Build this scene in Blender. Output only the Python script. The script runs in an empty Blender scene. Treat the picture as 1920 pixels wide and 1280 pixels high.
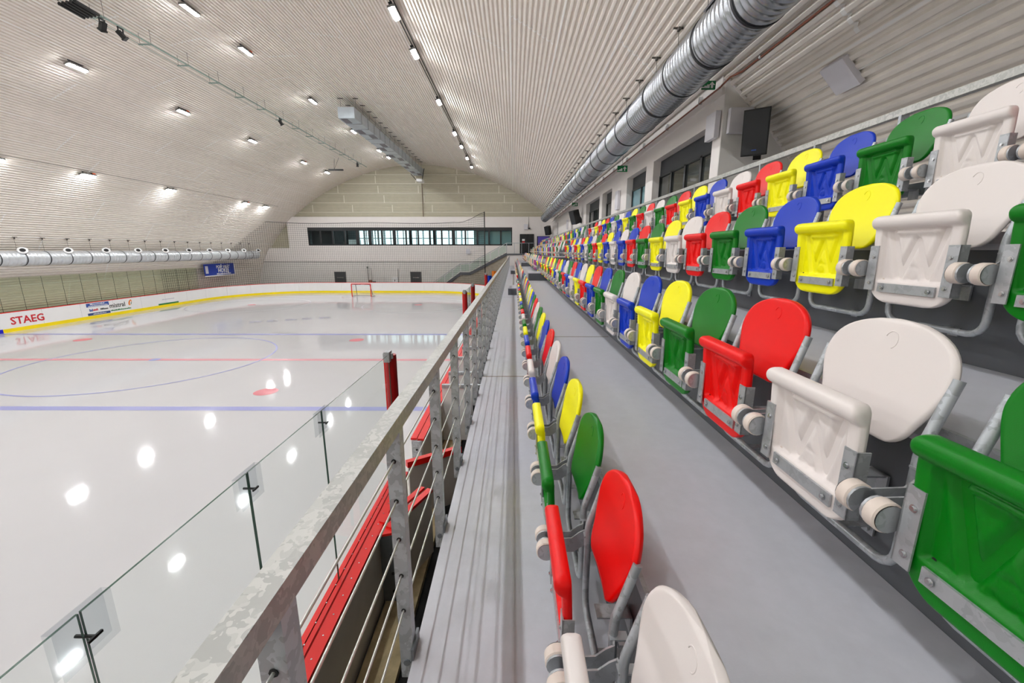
import bpy, math, random
import numpy as np
from mathutils import Vector, Matrix

random.seed(7)
SC = bpy.context.scene
COL = SC.collection
# Everything below is written with the camera's eye at height 0; ZO lifts the place so that the ice lies at z = 0.
ZO = 4.45
R = math.radians

# ------------------------------------------------------------------ camera, world, exposure
cam_d = bpy.data.cameras.new('camera')
cam_d.sensor_width = 36.0
cam_d.lens = 775.0 / 1920.0 * 36.0
cam_d.clip_start = 0.02
cam_d.clip_end = 400
cam = bpy.data.objects.new('camera', cam_d)
cam.location = (0, 0, ZO)
cam.rotation_euler = (R(90 - 12.4), 0, R(0.2))
COL.objects.link(cam)
SC.camera = cam
W = bpy.data.worlds.new('world')
SC.world = W
W.use_nodes = True
W.node_tree.nodes['Background'].inputs[0].default_value = (0.75, 0.85, 1.0, 1)
W.node_tree.nodes['Background'].inputs[1].default_value = 0.6
SC.view_settings.view_transform = 'Standard'
SC.view_settings.look = 'None'
SC.view_settings.gamma = 1.0
SC.view_settings.use_curve_mapping = False
SC.view_settings.exposure = 0.17
LAMP = 300.0            # radiance of a ceiling lamp's diffuser
try:
    SC.cycles.max_bounces = 8
    SC.cycles.diffuse_bounces = 5
    SC.cycles.glossy_bounces = 4
    SC.cycles.transparent_max_bounces = 24
    SC.cycles.caustics_reflective = False
    SC.cycles.caustics_refractive = False
    SC.cycles.sample_clamp_indirect = 6.0
    SC.cycles.adaptive_threshold = .02
except Exception:
    pass

# ------------------------------------------------------------------ materials
def lin(c):
    return tuple(((v / 255) / 12.92 if v / 255 <= .04045 else ((v / 255 + .055) / 1.055) ** 2.4) for v in c)

MATS = {}
def mat(name, rgb, rough=.5, metal=0.0, var=0.0, scale=8.0, bump=0.0, bscale=60.0, spec=.5, emit=0.0, vor=False, rvar=0.0, stretch=None, ior=None):
    m = bpy.data.materials.new(name)
    m.use_nodes = True
    nt = m.node_tree
    b = nt.nodes['Principled BSDF']
    c = lin(rgb)
    b.inputs['Base Color'].default_value = (*c, 1)
    b.inputs['Roughness'].default_value = rough
    b.inputs['Metallic'].default_value = metal
    b.inputs['Specular IOR Level'].default_value = spec
    if ior: b.inputs['IOR'].default_value = ior
    if emit:
        b.inputs['Emission Color'].default_value = (*c, 1)
        b.inputs['Emission Strength'].default_value = emit
    if var or bump or rvar:
        tc = nt.nodes.new('ShaderNodeTexCoord')
        src = tc.outputs['Object']
        if stretch:
            mp = nt.nodes.new('ShaderNodeMapping')
            mp.inputs['Scale'].default_value = stretch
            nt.links.new(src, mp.inputs[0]); src = mp.outputs[0]
    if var or rvar:
        if vor:
            n = nt.nodes.new('ShaderNodeTexVoronoi'); n.inputs['Scale'].default_value = scale
            n2 = nt.nodes.new('ShaderNodeTexNoise'); n2.inputs['Scale'].default_value = scale * .6
            n2.inputs['Detail'].default_value = 3
            ad = nt.nodes.new('ShaderNodeMixRGB'); ad.inputs[0].default_value = .25
            nt.links.new(src, n2.inputs['Vector']); nt.links.new(src, ad.inputs[1]); nt.links.new(n2.outputs['Color'], ad.inputs[2])
            nt.links.new(ad.outputs[0], n.inputs['Vector'])
            sep = nt.nodes.new('ShaderNodeSeparateColor'); nt.links.new(n.outputs['Color'], sep.inputs[0])
            fac = sep.outputs[0]
        else:
            n = nt.nodes.new('ShaderNodeTexNoise'); n.inputs['Scale'].default_value = scale
            n.inputs['Detail'].default_value = 6; n.inputs['Roughness'].default_value = .6
            nt.links.new(src, n.inputs['Vector']); fac = n.outputs[0]
        if var:
            r = nt.nodes.new('ShaderNodeValToRGB')
            r.color_ramp.elements[0].position = .25; r.color_ramp.elements[1].position = .75
            r.color_ramp.elements[0].color = (*[max(0, v * (1 - var)) for v in c], 1)
            r.color_ramp.elements[1].color = (*[min(1, v * (1 + var)) for v in c], 1)
            nt.links.new(fac, r.inputs[0]); nt.links.new(r.outputs[0], b.inputs['Base Color'])
        if rvar:
            mr = nt.nodes.new('ShaderNodeMapRange')
            mr.inputs[3].default_value = max(.02, rough - rvar); mr.inputs[4].default_value = rough + rvar
            nt.links.new(fac, mr.inputs[0]); nt.links.new(mr.outputs[0], b.inputs['Roughness'])
    if bump:
        n = nt.nodes.new('ShaderNodeTexNoise'); n.inputs['Scale'].default_value = bscale
        n.inputs['Detail'].default_value = 4
        bp = nt.nodes.new('ShaderNodeBump'); bp.inputs['Strength'].default_value = bump
        bp.inputs['Distance'].default_value = .01
        nt.links.new(src, n.inputs['Vector']); nt.links.new(n.outputs[0], bp.inputs['Height'])
        nt.links.new(bp.outputs[0], b.inputs['Normal'])
    MATS[name] = m
    return m

def glass(name, tint, refl=1.0):
    m = bpy.data.materials.new(name); m.use_nodes = True
    nt = m.node_tree; nt.nodes.remove(nt.nodes['Principled BSDF'])
    out = nt.nodes['Material Output']
    t = nt.nodes.new('ShaderNodeBsdfTransparent'); t.inputs[0].default_value = (*lin(tint), 1)
    g = nt.nodes.new('ShaderNodeBsdfGlossy'); g.inputs['Roughness'].default_value = .02
    f = nt.nodes.new('ShaderNodeFresnel'); f.inputs[0].default_value = 1.18 + .04 * refl
    mx = nt.nodes.new('ShaderNodeMixShader')
    ge = nt.nodes.new('ShaderNodeNewGeometry')     # the far face of a pane would count as total reflection
    sb = nt.nodes.new('ShaderNodeMath'); sb.operation = 'SUBTRACT'; sb.inputs[0].default_value = 1.0
    ml = nt.nodes.new('ShaderNodeMath'); ml.operation = 'MULTIPLY'
    nt.links.new(ge.outputs['Backfacing'], sb.inputs[1]); nt.links.new(sb.outputs[0], ml.inputs[0]); nt.links.new(f.outputs[0], ml.inputs[1])
    nt.links.new(ml.outputs[0], mx.inputs[0]); nt.links.new(t.outputs[0], mx.inputs[1]); nt.links.new(g.outputs[0], mx.inputs[2])
    nt.links.new(mx.outputs[0], out.inputs[0])
    MATS[name] = m
    return m

mat('roof', (239, 232, 223), .55, var=.05, scale=3, spec=.3)
mat('roof_lap', (246, 244, 240), .5)
mat('gable', (192, 187, 166), .55, var=.05, scale=2)
mat('gable_lap', (228, 225, 212), .5)
mat('white_wall', (238, 232, 228), .7, var=.02, scale=2, bump=.05, bscale=200)
mat('panel_wall', (222, 219, 214), .7, var=.04, scale=1.5)
mat('joint', (150, 147, 142), .8)
mat('concrete', (172, 164, 148), .85, var=.16, scale=5, bump=.25, bscale=40)
mat('kerb', (190, 172, 134), .9, var=.35, scale=4, bump=.3, bscale=30)
mat('rubber', (26, 26, 27), .9, var=.3, scale=60, bump=.3, bscale=120)
mat('slab', (150, 150, 150), .8, var=.1, scale=2)
mat('floor_paint', (194, 195, 203), .42, var=.05, scale=14, bump=.04, bscale=150, rvar=.08)
mat('riser', (88, 91, 96), .42, var=.08, scale=5, rvar=.1, stretch=(1, 1.5, .15))
mat('black', (14, 14, 15), .5)
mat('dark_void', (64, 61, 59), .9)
mat('galv', (178, 183, 188), .42, metal=.4, var=.16, scale=22, vor=True, rvar=.1)
mat('galv_rail', (176, 176, 172), .45, metal=.45, var=.17, scale=30, vor=True, rvar=.1)
mat('steel', (176, 179, 183), .36, metal=.45, var=.1, scale=25, vor=True)
mat('dark_steel', (112, 117, 122), .42, metal=.3, var=.1, scale=20)
mat('bolt', (205, 207, 210), .25, metal=.9)
mat('cable', (205, 205, 200), .35, metal=.6)
mat('roller', (222, 208, 198), .5, var=.04, scale=30)
mat('ch_white', (230, 222, 219), .38, spec=.28, bump=.03, bscale=300)
mat('ch_red', (238, 4, 4), .38, spec=.28, bump=.05, bscale=300)
mat('ch_green', (0, 118, 16), .38, spec=.28, bump=.05, bscale=300)
mat('ch_yellow', (255, 248, 0), .38, spec=.28, bump=.05, bscale=300)
mat('ch_blue', (4, 56, 190), .38, spec=.28, bump=.05, bscale=300)
mat('hole', (30, 30, 30), .8)
mat('ice_line_red', (222, 150, 160), .3)
mat('ice_line_blue', (150, 153, 205), .3)
mat('ice_spot', (218, 118, 128), .3)
mat('ice_thin', (178, 178, 190), .3)
mat('ice_print', (164, 164, 176), .3)
mat('board', (242, 241, 241), .35, var=.01, scale=2)
mat('board_back', (232, 226, 215), .6, var=.06, scale=3)
mat('cap_red', (236, 20, 16), .35)
mat('post_red', (170, 12, 14), .35)
mat('kick_yellow', (255, 228, 0), .35)
mat('kick_blue', (20, 20, 190), .35)
mat('bench_wall', (186, 178, 172), .6, var=.08, scale=3)
glass('rink_glass', (252, 254, 253))
glass('rink_glass_green', (245, 248, 241))
glass('stair_glass', (236, 244, 241))
glass('clear_clip', (246, 247, 248), 2.0)
mat('glass_edge', (52, 84, 70), .2)
mat('duct', (186, 191, 197), .25, metal=.88, var=.05, scale=3, rvar=.06)
mat('duct_light', (214, 218, 222), .33, metal=.55, var=.06, scale=3)
mat('duct_box', (190, 200, 208), .34, metal=.6, var=.12, scale=2)
mat('strap', (40, 42, 46), .5)
mat('grille', (120, 118, 124), .6)
mat('white_plastic', (236, 236, 236), .4)
mat('antenna', (222, 220, 226), .45)
mat('lamp_body', (110, 110, 108), .5)
mat('orange', (245, 96, 30), .4)
mat('frame_dark', (30, 33, 37), .4)
mat('frame_head', (40, 43, 48), .5)
mat('window_dark', (58, 62, 60), .04, spec=1.0, ior=2.0)
mat('window_blue', (128, 168, 178), .05, spec=1.0, ior=1.8)
glass('window_clear', (240, 248, 248))
mat('room_wall', (150, 160, 164), .8)
mat('room_dark', (52, 56, 58), .8)
mat('daylight', (226, 244, 246), .5, emit=1.9)
mat('door_dark', (62, 64, 66), .5)
mat('sign_green', (0, 122, 66), .4)
mat('screen', (60, 50, 120), .3, emit=.5)
mat('ad_blue', (44, 78, 160), .4)
mat('ad_navy', (48, 72, 128), .4)
mat('ad_red', (206, 32, 44), .4)
mat('ad_black', (44, 42, 42), .4)
mat('ad_green', (26, 122, 62), .4)
mat('ad_orange', (240, 130, 30), .4)
mat('ad_white', (240, 240, 240), .4)
mat('ad_faint', (206, 204, 214), .4)
mat('banner_blue', (16, 54, 160), .5)
mat('net_black', (44, 44, 42), .8)
mat('net_white', (214, 214, 212), .8)
mat('pipe', (120, 100, 86), .5)
mat('tray', (88, 84, 78), .6)
mat('cable_dark', (58, 54, 50), .7)
mat('truss', (132, 150, 142), .5)
mat('copper_joint', (128, 112, 98), .6)
mat('copper', (140, 84, 64), .45)

lampm = bpy.data.materials.new('lamp_diffuser'); lampm.use_nodes = True
_b = lampm.node_tree.nodes['Principled BSDF']
_b.inputs['Base Color'].default_value = (1, 1, 1, 1)
_b.inputs['Emission Color'].default_value = (.965, .985, 1.0, 1)
_b.inputs['Emission Strength'].default_value = LAMP
MATS['lamp'] = lampm

# ice: white, wet-glossy, faintly mottled
ice = mat('ice', (204, 203, 205), .2, var=.02, scale=.35, spec=.22)
_nt = ice.node_tree; _bs = _nt.nodes['Principled BSDF']
_tc = _nt.nodes.new('ShaderNodeTexCoord')
_mp = _nt.nodes.new('ShaderNodeMapping'); _mp.inputs['Scale'].default_value = (1.2, .35, 1)
_n = _nt.nodes.new('ShaderNodeTexNoise'); _n.inputs['Scale'].default_value = 1.6; _n.inputs['Detail'].default_value = 7
_bp = _nt.nodes.new('ShaderNodeBump'); _bp.inputs['Strength'].default_value = .07; _bp.inputs['Distance'].default_value = .01
_mr = _nt.nodes.new('ShaderNodeMapRange'); _mr.inputs[3].default_value = .03; _mr.inputs[4].default_value = .10
_nt.links.new(_tc.outputs['Object'], _mp.inputs[0]); _nt.links.new(_mp.outputs[0], _n.inputs['Vector'])
_nt.links.new(_n.outputs[0], _bp.inputs['Height']); _nt.links.new(_bp.outputs[0], _bs.inputs['Normal'])
_nt.links.new(_n.outputs[0], _mr.inputs[0]); _nt.links.new(_mr.outputs[0], _bs.inputs['Roughness'])

# ------------------------------------------------------------------ mesh helpers
class MB:
    def __init__(s):
        s.v = []; s.f = []; s.m = []; s.k = 0
    def add(s, vs, fs, mi=None):
        o = len(s.v); s.v += [tuple(p) for p in vs]
        for q in fs:
            s.f.append(tuple(o + i for i in q)); s.m.append(s.k if mi is None else mi)
        return s
    def slot(s, k):
        s.k = k; return s
    def box(s, x0, x1, y0, y1, z0, z1, c=0.0):
        if x1 < x0: x0, x1 = x1, x0
        if y1 < y0: y0, y1 = y1, y0
        if z1 < z0: z0, z1 = z1, z0
        v = [(x0, y0, z0), (x1, y0, z0), (x1, y1, z0), (x0, y1, z0), (x0, y0, z1), (x1, y0, z1), (x1, y1, z1), (x0, y1, z1)]
        return s.add(v, [(0, 3, 2, 1), (4, 5, 6, 7), (0, 1, 5, 4), (1, 2, 6, 5), (2, 3, 7, 6), (3, 0, 4, 7)])
    def obox(s, M, sx, sy, sz):
        v = []
        for z in (-.5, .5):
            for x, y in ((-.5, -.5), (.5, -.5), (.5, .5), (-.5, .5)):
                v.append(tuple(M @ Vector((x * sx, y * sy, z * sz))))
        return s.add(v, [(0, 3, 2, 1), (4, 5, 6, 7), (0, 1, 5, 4), (1, 2, 6, 5), (2, 3, 7, 6), (3, 0, 4, 7)])
    def bar(s, p0, p1, w, h, up=(0, 0, 1)):
        p0 = Vector(p0); p1 = Vector(p1); d = (p1 - p0); L = d.length; d.normalize()
        u = Vector(up); r = d.cross(u)
        if r.length < 1e-5: r = d.cross(Vector((1, 0, 0)))
        r.normalize(); u = r.cross(d)
        M = Matrix(((r.x, d.x, u.x, 0), (r.y, d.y, u.y, 0), (r.z, d.z, u.z, 0), (0, 0, 0, 1)))
        M.translation = (p0 + p1) / 2
        return s.obox(M, w, L, h)
    def tube(s, pts, r, n=8, caps=True):
        pts = [Vector(p) for p in pts]
        rings = []; prev = None
        for i, p in enumerate(pts):
            if i == 0: d = pts[1] - p
            elif i == len(pts) - 1: d = p - pts[i - 1]
            else: d = (pts[i + 1] - p).normalized() + (p - pts[i - 1]).normalized()
            d.normalize()
            if prev is None:
                a = Vector((0, 0, 1)) if abs(d.z) < .9 else Vector((1, 0, 0))
                u = d.cross(a).normalized()
            else:
                u = (prev - d * prev.dot(d)).normalized()
            prev = u; w = d.cross(u)
            rings.append([tuple(p + (u * math.cos(2 * math.pi * k / n) + w * math.sin(2 * math.pi * k / n)) * r) for k in range(n)])
        vs = [q for g in rings for q in g]; fs = []
        for i in range(len(pts) - 1):
            for k in range(n):
                fs.append((i * n + k, i * n + (k + 1) % n, (i + 1) * n + (k + 1) % n, (i + 1) * n + k))
        if caps:
            fs.append(tuple(reversed(range(n)))); fs.append(tuple(range((len(pts) - 1) * n, len(pts) * n)))
        return s.add(vs, fs)
    def cyl(s, p0, p1, r, n=12):
        return s.tube([p0, p1], r, n)
    def quad(s, a, b, c, d):
        return s.add([a, b, c, d], [(0, 1, 2, 3)])
    def disc(s, c, ax, r, n=16):
        c = Vector(c); ax = Vector(ax).normalized()
        a = Vector((0, 0, 1)) if abs(ax.z) < .9 else Vector((1, 0, 0))
        u = ax.cross(a).normalized(); w = ax.cross(u)
        return s.add([tuple(c + (u * math.cos(2 * math.pi * k / n) + w * math.sin(2 * math.pi * k / n)) * r) for k in range(n)], [tuple(range(n))])
    def prism(s, poly, axis, a, b):
        n = len(poly)
        def P(q, t):
            return (t, q[0], q[1]) if axis == 'x' else ((q[0], t, q[1]) if axis == 'y' else (q[0], q[1], t))
        vs = [P(q, a) for q in poly] + [P(q, b) for q in poly]
        fs = [tuple(range(n)), tuple(reversed(range(n, 2 * n)))]
        for i in range(n):
            fs.append((i, (i + 1) % n, n + (i + 1) % n, n + i))
        return s.add(vs, fs)
    def mesh(s, name, mats, smooth=False, off=(0, 0, 0)):
        me = bpy.data.meshes.new(name)
        vs = s.v if off == (0, 0, 0) else [(p[0] - off[0], p[1] - off[1], p[2] - off[2]) for p in s.v]
        me.from_pydata(vs, [], s.f)
        if isinstance(mats, str): mats = [mats]
        for q in mats: me.materials.append(MATS[q])
        if len(mats) > 1: me.polygons.foreach_set('material_index', s.m)
        if smooth:
            me.polygons.foreach_set('use_smooth', [True] * len(me.polygons))
            if smooth != 'all':
                try: me.set_sharp_from_angle(angle=R(38))
                except Exception: pass
        me.update()
        return me

OFF = {}
def link(name, me, parent=None, loc=(0, 0, 0)):
    o = bpy.data.objects.new(name, me)
    COL.objects.link(o)
    if parent is not None:
        o.parent = parent
        OFF[o.name] = OFF.get(parent.name, (0, 0, 0))
        o.location = loc
    else:
        o.location = (loc[0], loc[1], loc[2] + ZO)
        OFF[o.name] = tuple(loc)
    return o

def tag(o, label=None, cat=None, group=None, kind=None):
    if label: o['label'] = label
    if cat: o['category'] = cat
    if group: o['group'] = group
    if kind: o['kind'] = kind
    return o

def thing(name, label, cat, loc=(0, 0, 0), group=None, kind=None):
    o = link(name, None, None, loc)
    o.empty_display_size = .1
    return tag(o, label, cat, group, kind)

def obj(name, mb, mats, parent=None, smooth=False, loc=None):
    """one mesh object; mb is in eye-level world coordinates, the parent's place is taken off"""
    if parent is not None:
        off = OFF.get(parent.name, (0, 0, 0))
        return link(name, mb.mesh(name, mats, smooth, off), parent)
    loc = loc or (0, 0, 0)
    return link(name, mb.mesh(name, mats, smooth, tuple(loc)), None, loc)

def struct(name, mb, mats, parent=None, smooth=False, label=None):
    o = obj(name, mb, mats, parent, smooth)
    if parent is None: o['kind'] = 'structure'
    if label: o['label'] = label
    return o

def copy_tree(o, parent=None):
    c = o.copy(); COL.objects.link(c)
    if parent is not None: c.parent = parent
    for ch in list(o.children): copy_tree(ch, c)
    return c

def text(name, s, size, m, parent, M, align='CENTER', shear=0.0, bold=0.0, ext=.002):
    """flat lettering turned into a mesh; M places it in eye-level world coordinates"""
    cu = bpy.data.curves.new(name, 'FONT')
    cu.body = s; cu.size = size; cu.align_x = align; cu.align_y = 'CENTER'
    cu.extrude = ext; cu.shear = shear; cu.offset = bold; cu.resolution_u = 2
    t = bpy.data.objects.new(name, cu)
    COL.objects.link(t)
    dg = bpy.context.evaluated_depsgraph_get()
    me = bpy.data.meshes.new_from_object(t.evaluated_get(dg))
    bpy.data.objects.remove(t); bpy.data.curves.remove(cu)
    off = OFF.get(parent.name, (0, 0, 0)) if parent is not None else (0, 0, 0)
    me.transform(Matrix.Translation(-Vector(off)) @ M)
    me.materials.clear(); me.materials.append(MATS[m])
    return link(name, me, parent)

def frame(origin, xdir, ydir):
    x = Vector(xdir).normalized(); y = Vector(ydir).normalized(); z = x.cross(y)
    M = Matrix(((x.x, y.x, z.x, 0), (x.y, y.y, z.y, 0), (x.z, y.z, z.z, 0), (0, 0, 0, 1)))
    M.translation = Vector(origin)
    return M

_ONES = ['', 'first', 'second', 'third', 'fourth', 'fifth', 'sixth', 'seventh', 'eighth', 'ninth', 'tenth', 'eleventh', 'twelfth', 'thirteenth',
         'fourteenth', 'fifteenth', 'sixteenth', 'seventeenth', 'eighteenth', 'nineteenth']
_TENS = {2: ('twentieth', 'twenty'), 3: ('thirtieth', 'thirty'), 4: ('fortieth', 'forty'), 5: ('fiftieth', 'fifty'), 6: ('sixtieth', 'sixty'), 7: ('seventieth', 'seventy'), 8: ('eightieth', 'eighty')}
def ordinal(n):
    if n < 20: return _ONES[n]
    t, u = divmod(n, 10)
    return _TENS[t][0] if u == 0 else _TENS[t][1] + '-' + _ONES[u]

# ------------------------------------------------------------------ the hall: key dimensions (metres, eye at 0)
ICE = -4.45
XC = -10.25                       # ridge line of the hall
YB, YE = -14.0, 47.6              # back and far gable
RX = (-28.1, -1.87)               # rink boards, inner faces
RY = (-11.5, 44.8)
PITCH, ROWD, ROWH = .55, .781, .5555
ZF = [-1.55, -1.039, -.484, .072]     # floors of rows 1..4
XR = [.42, 1.201, 1.982, 2.763]       # riser (mounting) plane of rows 1..4
WX = 4.2                              # face of the upstairs rooms

# roof section: half-width / height pairs read along the far gable, as radius over angle
_pts = [(0, 9.1), (3.6, 8.72), (7.28, 7.62), (9.48, 6.74), (11.07, 5.86), (12.7, 4.75), (13.7, 4.02), (14.4, 3.41), (16.1, 1.69), (17.0, .235), (18.1, -1.77), (18.6, -3.86)]
_th = np.array([math.atan2(h, z + 4) for h, z in _pts]); _rr = np.array([math.hypot(h, z + 4) for h, z in _pts])
_A = np.stack([np.ones_like(_th), _th ** 2, _th ** 4, _th ** 6], 1)
_cf = np.linalg.lstsq(_A, _rr, rcond=None)[0]
def roof_at(th):
    t = abs(th); r = _cf[0] + _cf[1] * t ** 2 + _cf[2] * t ** 4 + _cf[3] * t ** 6
    return XC + r * math.sin(th), r * math.cos(th) - 4
_ths = np.linspace(-1.62, 1.62, 4001)
ROOF = np.array([roof_at(t) for t in _ths])
_seg = np.hypot(*(np.diff(ROOF, axis=0).T)); ROOF_S = np.concatenate([[0], np.cumsum(_seg)])
def roof_s(s):
    return float(np.interp(s, ROOF_S, ROOF[:, 0])), float(np.interp(s, ROOF_S, ROOF[:, 1]))
def roof_z(x):
    i = np.argsort(ROOF[:, 0])
    return float(np.interp(x, ROOF[i, 0], ROOF[i, 1]))
def roof_hw(z):
    half = ROOF[2000:]
    return float(np.interp(-z, -half[:, 1], half[:, 0] - XC))

# ------------------------------------------------------------------ ceiling: corrugated sheets, each its own piece
ceiling = tag(link('ceiling', None), kind='structure', label='arched ceiling of pale corrugated metal sheets over the ice hall')
RIB = .15
NRIB = int(ROOF_S[-1] / RIB)
PER = 10
SHEETL = 9.0
def rib_point(s, off):
    x, z = roof_s(s); x2, z2 = roof_s(min(s + .01, ROOF_S[-1])); x1, z1 = roof_s(max(s - .01, 0))
    tx, tz = x2 - x1, z2 - z1; l = math.hypot(tx, tz)
    nx, nz = tz / l, -tx / l        # inward (towards the hall)
    return x + nx * off, z + nz * off
strip = 0
for i0 in range(0, NRIB, PER):
    i1 = min(NRIB, i0 + PER)
    prof = []
    for i in range(i0, i1):
        s0 = i * RIB
        for fr, off in ((0, 0), (.12, .002), (.27, .052), (.34, .056), (.66, .056), (.73, .052), (.88, .002)):
            prof.append(rib_point(s0 + fr * RIB, off))
    prof.append(rib_point(i1 * RIB, 0))
    n = len(prof)
    mb = MB()
    mb.add([(p[0], 0, p[1]) for p in prof] + [(p[0], SHEETL, p[1]) for p in prof], [(k, k + 1, n + k + 1, n + k) for k in range(n - 1)])
    lp = [rib_point(s_, o_ + .004) for s_, o_ in [((i0 + (k // 7) + fr_) * RIB, of_) for k, (fr_, of_) in [(7 * j + q, t) for j in range(i1 - i0) for q, t in enumerate(((0, 0), (.27, .052), (.73, .052)))]]]
    nl = len(lp)
    mb.slot(1).add([(p[0], 0, p[1]) for p in lp] + [(p[0], .07, p[1]) for p in lp], [(k, k + 1, nl + k + 1, nl + k) for k in range(nl - 1)])
    e = [rib_point(i0 * RIB + t * RIB, .0575) for t in (.36, .64)]
    mb.add([(p[0], 0, p[1]) for p in e] + [(p[0], SHEETL, p[1]) for p in e], [(0, 1, 3, 2)])
    me = mb.mesh('roof_sheet', ['roof', 'roof_lap'])
    st = (0, 4.5, 2.2, 6.7)[strip % 4]
    y = YB - st
    while y < YE:
        o = link('roof_sheet', me, ceiling, (0, y, 0))
        y += SHEETL
    strip += 1

# far gable: horizontal ribs up to the arch, with pale seams
gable = tag(link('wall_far', None, None, (0, 0, 0)), kind='structure', label='beige ribbed gable wall closing the far end')
mb = MB()
z = 3.0; gr = .17
while z < 9.0:
    for za, zb, ya, yb in ((z, z + gr * .35, 0, 0), (z + gr * .35, z + gr * .5, 0, .03), (z + gr * .5, z + gr * .85, .03, .03), (z + gr * .85, z + gr, .03, 0)):
        ha = roof_hw(min(za, 9.05)) + .05; hb = roof_hw(min(zb, 9.05)) + .05
        if za > 9.05: break
        mb.quad((XC - ha, YE + ya, za), (XC + ha, YE + ya, za), (XC + hb, YE + yb, zb), (XC - hb, YE + yb, zb))
    z += gr
for za, zb in ((-4.6, 3.0),):
    nz = 45
    for k in range(nz):
        a = za + (zb - za) * k / nz; b = za + (zb - za) * (k + 1) / nz; m_ = (a + b) / 2
        ha, hm, hb = roof_hw(a), roof_hw(m_), roof_hw(b)
        spans = [(-1, None, None, 1)] if not (.1 < m_ < 2.9) else [(-1, None, -23.2, 0), (0, .3, None, 1)]   # open where the lounge lies
        for _, xa, xb, _ in spans:
            L = lambda h: XC - h if xa is None else xa
            Q = lambda h: XC + h if xb is None else xb
            mb.quad((L(ha), YE, a), (Q(ha), YE, a), (Q(hm), YE + .03, m_), (L(hm), YE + .03, m_))
            mb.quad((L(hm), YE + .03, m_), (Q(hm), YE + .03, m_), (Q(hb), YE, b), (L(hb), YE, b))
obj('ribbed_cladding', mb, 'gable', gable)
for k, zz in enumerate((4.1, 5.1, 6.1, 7.1, 8.0)):
    h = roof_hw(zz) - .15
    obj('cladding_seam', MB().box(XC - h, XC + h, YE - .02, YE + .01, zz, zz + .05), 'gable_lap', gable)
    x = XC - h + 1.5 + (k % 2) * 2.2
    while x < XC + h - 1:
        obj('cladding_seam', MB().box(x, x + .07, YE - .02, YE + .01, zz + .05, min(zz + .8, 8.9)), 'gable_lap', gable)
        x += 4.4
mb = MB()
prof = [(XC + (roof_hw(zz)), zz) for zz in np.linspace(-4.6, 9.0, 40)]
poly = prof + [(2 * XC - p[0], p[1]) for p in reversed(prof)]
mb.add([(p[0], YB, p[1]) for p in poly], [tuple(range(len(poly)))])
struct('wall_near', mb, 'gable', label='beige gable wall behind the viewer')

# slab around the rink and the ice itself
struct('floor', MB().box(-29.6, 7.5, YB, YE, ICE - .4, ICE - .06), 'slab', label='grey concrete slab around the ice')
def rink_path(step=.5, RC=7.6):
    """inner face of the boards, from the near side up, round the far end and back on the far left"""
    pts = []
    y = RY[0]
    while y < RY[1] - RC - 1e-6:
        pts.append((RX[1], y)); y += step
    for k in range(0, 17):
        a = (math.pi / 2) * k / 16
        pts.append((RX[1] - RC + RC * math.cos(a), RY[1] - RC + RC * math.sin(a)))
    x = RX[1] - RC - step
    while x > RX[0] + RC:
        pts.append((x, RY[1])); x -= step
    for k in range(0, 17):
        a = math.pi / 2 + (math.pi / 2) * k / 16
        pts.append((RX[0] + RC + RC * math.cos(a), RY[1] - RC + RC * math.sin(a)))
    y = RY[1] - RC - step
    while y > RY[0]:
        pts.append((RX[0], y)); y -= step
    return pts
PATH = rink_path()
ice_o = struct('ice_sheet', MB().add([(p[0], p[1], ICE) for p in PATH], [tuple(range(len(PATH)))]), 'ice', label='smooth white ice of the rink')
def ice_strip(name, x0, x1, y0, y1, m, lab=None):
    o = obj(name, MB().quad((x0, y0, ICE + .003), (x1, y0, ICE + .003), (x1, y1, ICE + .003), (x0, y1, ICE + .003)), m, ice_o)
    if lab: o['label'] = lab
YBL1, YRED, YBL2 = 11.2, 16.65, 22.0
ice_strip('blue_line', RX[0], RX[1], YBL1 - .15, YBL1 + .15, 'ice_line_blue', 'faded blue line across the ice')
ice_strip('blue_line', RX[0], RX[1], YBL2 - .15, YBL2 + .15, 'ice_line_blue', 'faded blue line across the ice')
ice_strip('red_line', RX[0], RX[1], YRED - .15, YRED + .15, 'ice_line_red', 'faded red centre line across the ice')
ice_strip('goal_line', RX[0] + 1.4, RX[1] - 1.4, 40.75, 40.80, 'ice_line_red')
def ice_ring(name, cx, cy, r, w, m, n=96, full=False):
    mb = MB()
    if full:
        mb.add([(cx + r * math.cos(2 * math.pi * k / n), cy + r * math.sin(2 * math.pi * k / n), ICE + .004) for k in range(n)], [tuple(range(n))])
    else:
        vs = []
        for k in range(n):
            a = 2 * math.pi * k / n
            vs += [(cx + r * math.cos(a), cy + r * math.sin(a), ICE + .004), (cx + (r - w) * math.cos(a), cy + (r - w) * math.sin(a), ICE + .004)]
        mb.add(vs, [(2 * k, 2 * ((k + 1) % n), 2 * ((k + 1) % n) + 1, 2 * k + 1) for k in range(n)])
    return obj(name, mb, m, ice_o)
XM = (RX[0] + RX[1]) / 2
ice_ring('centre_circle', XM, YRED, 4.5, .08, 'ice_line_blue')
ice_ring('centre_spot', XM, YRED, .2, 0, 'ice_line_blue', 24, True)
for sx in (-1, 1):
    for yy in (12.65, 20.55):
        ice_ring('face_off_spot', XM + sx * 7, yy, .36, 0, 'ice_spot', 32, True)
    ice_ring('face_off_circle', XM + sx * 7, 34.5, 4.5, .06, 'ice_thin')
    ice_ring('face_off_spot', XM + sx * 7, 34.5, .33, 0, 'ice_spot', 32, True)
mb = MB(); n = 24; vs = []
for k in range(n + 1):
    a = math.pi + math.pi * k / n
    vs += [(XM + 1.8 * math.cos(a), 40.75 + 1.8 * math.sin(a), ICE + .004), (XM + 1.74 * math.cos(a), 40.75 + 1.74 * math.sin(a), ICE + .004)]
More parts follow.
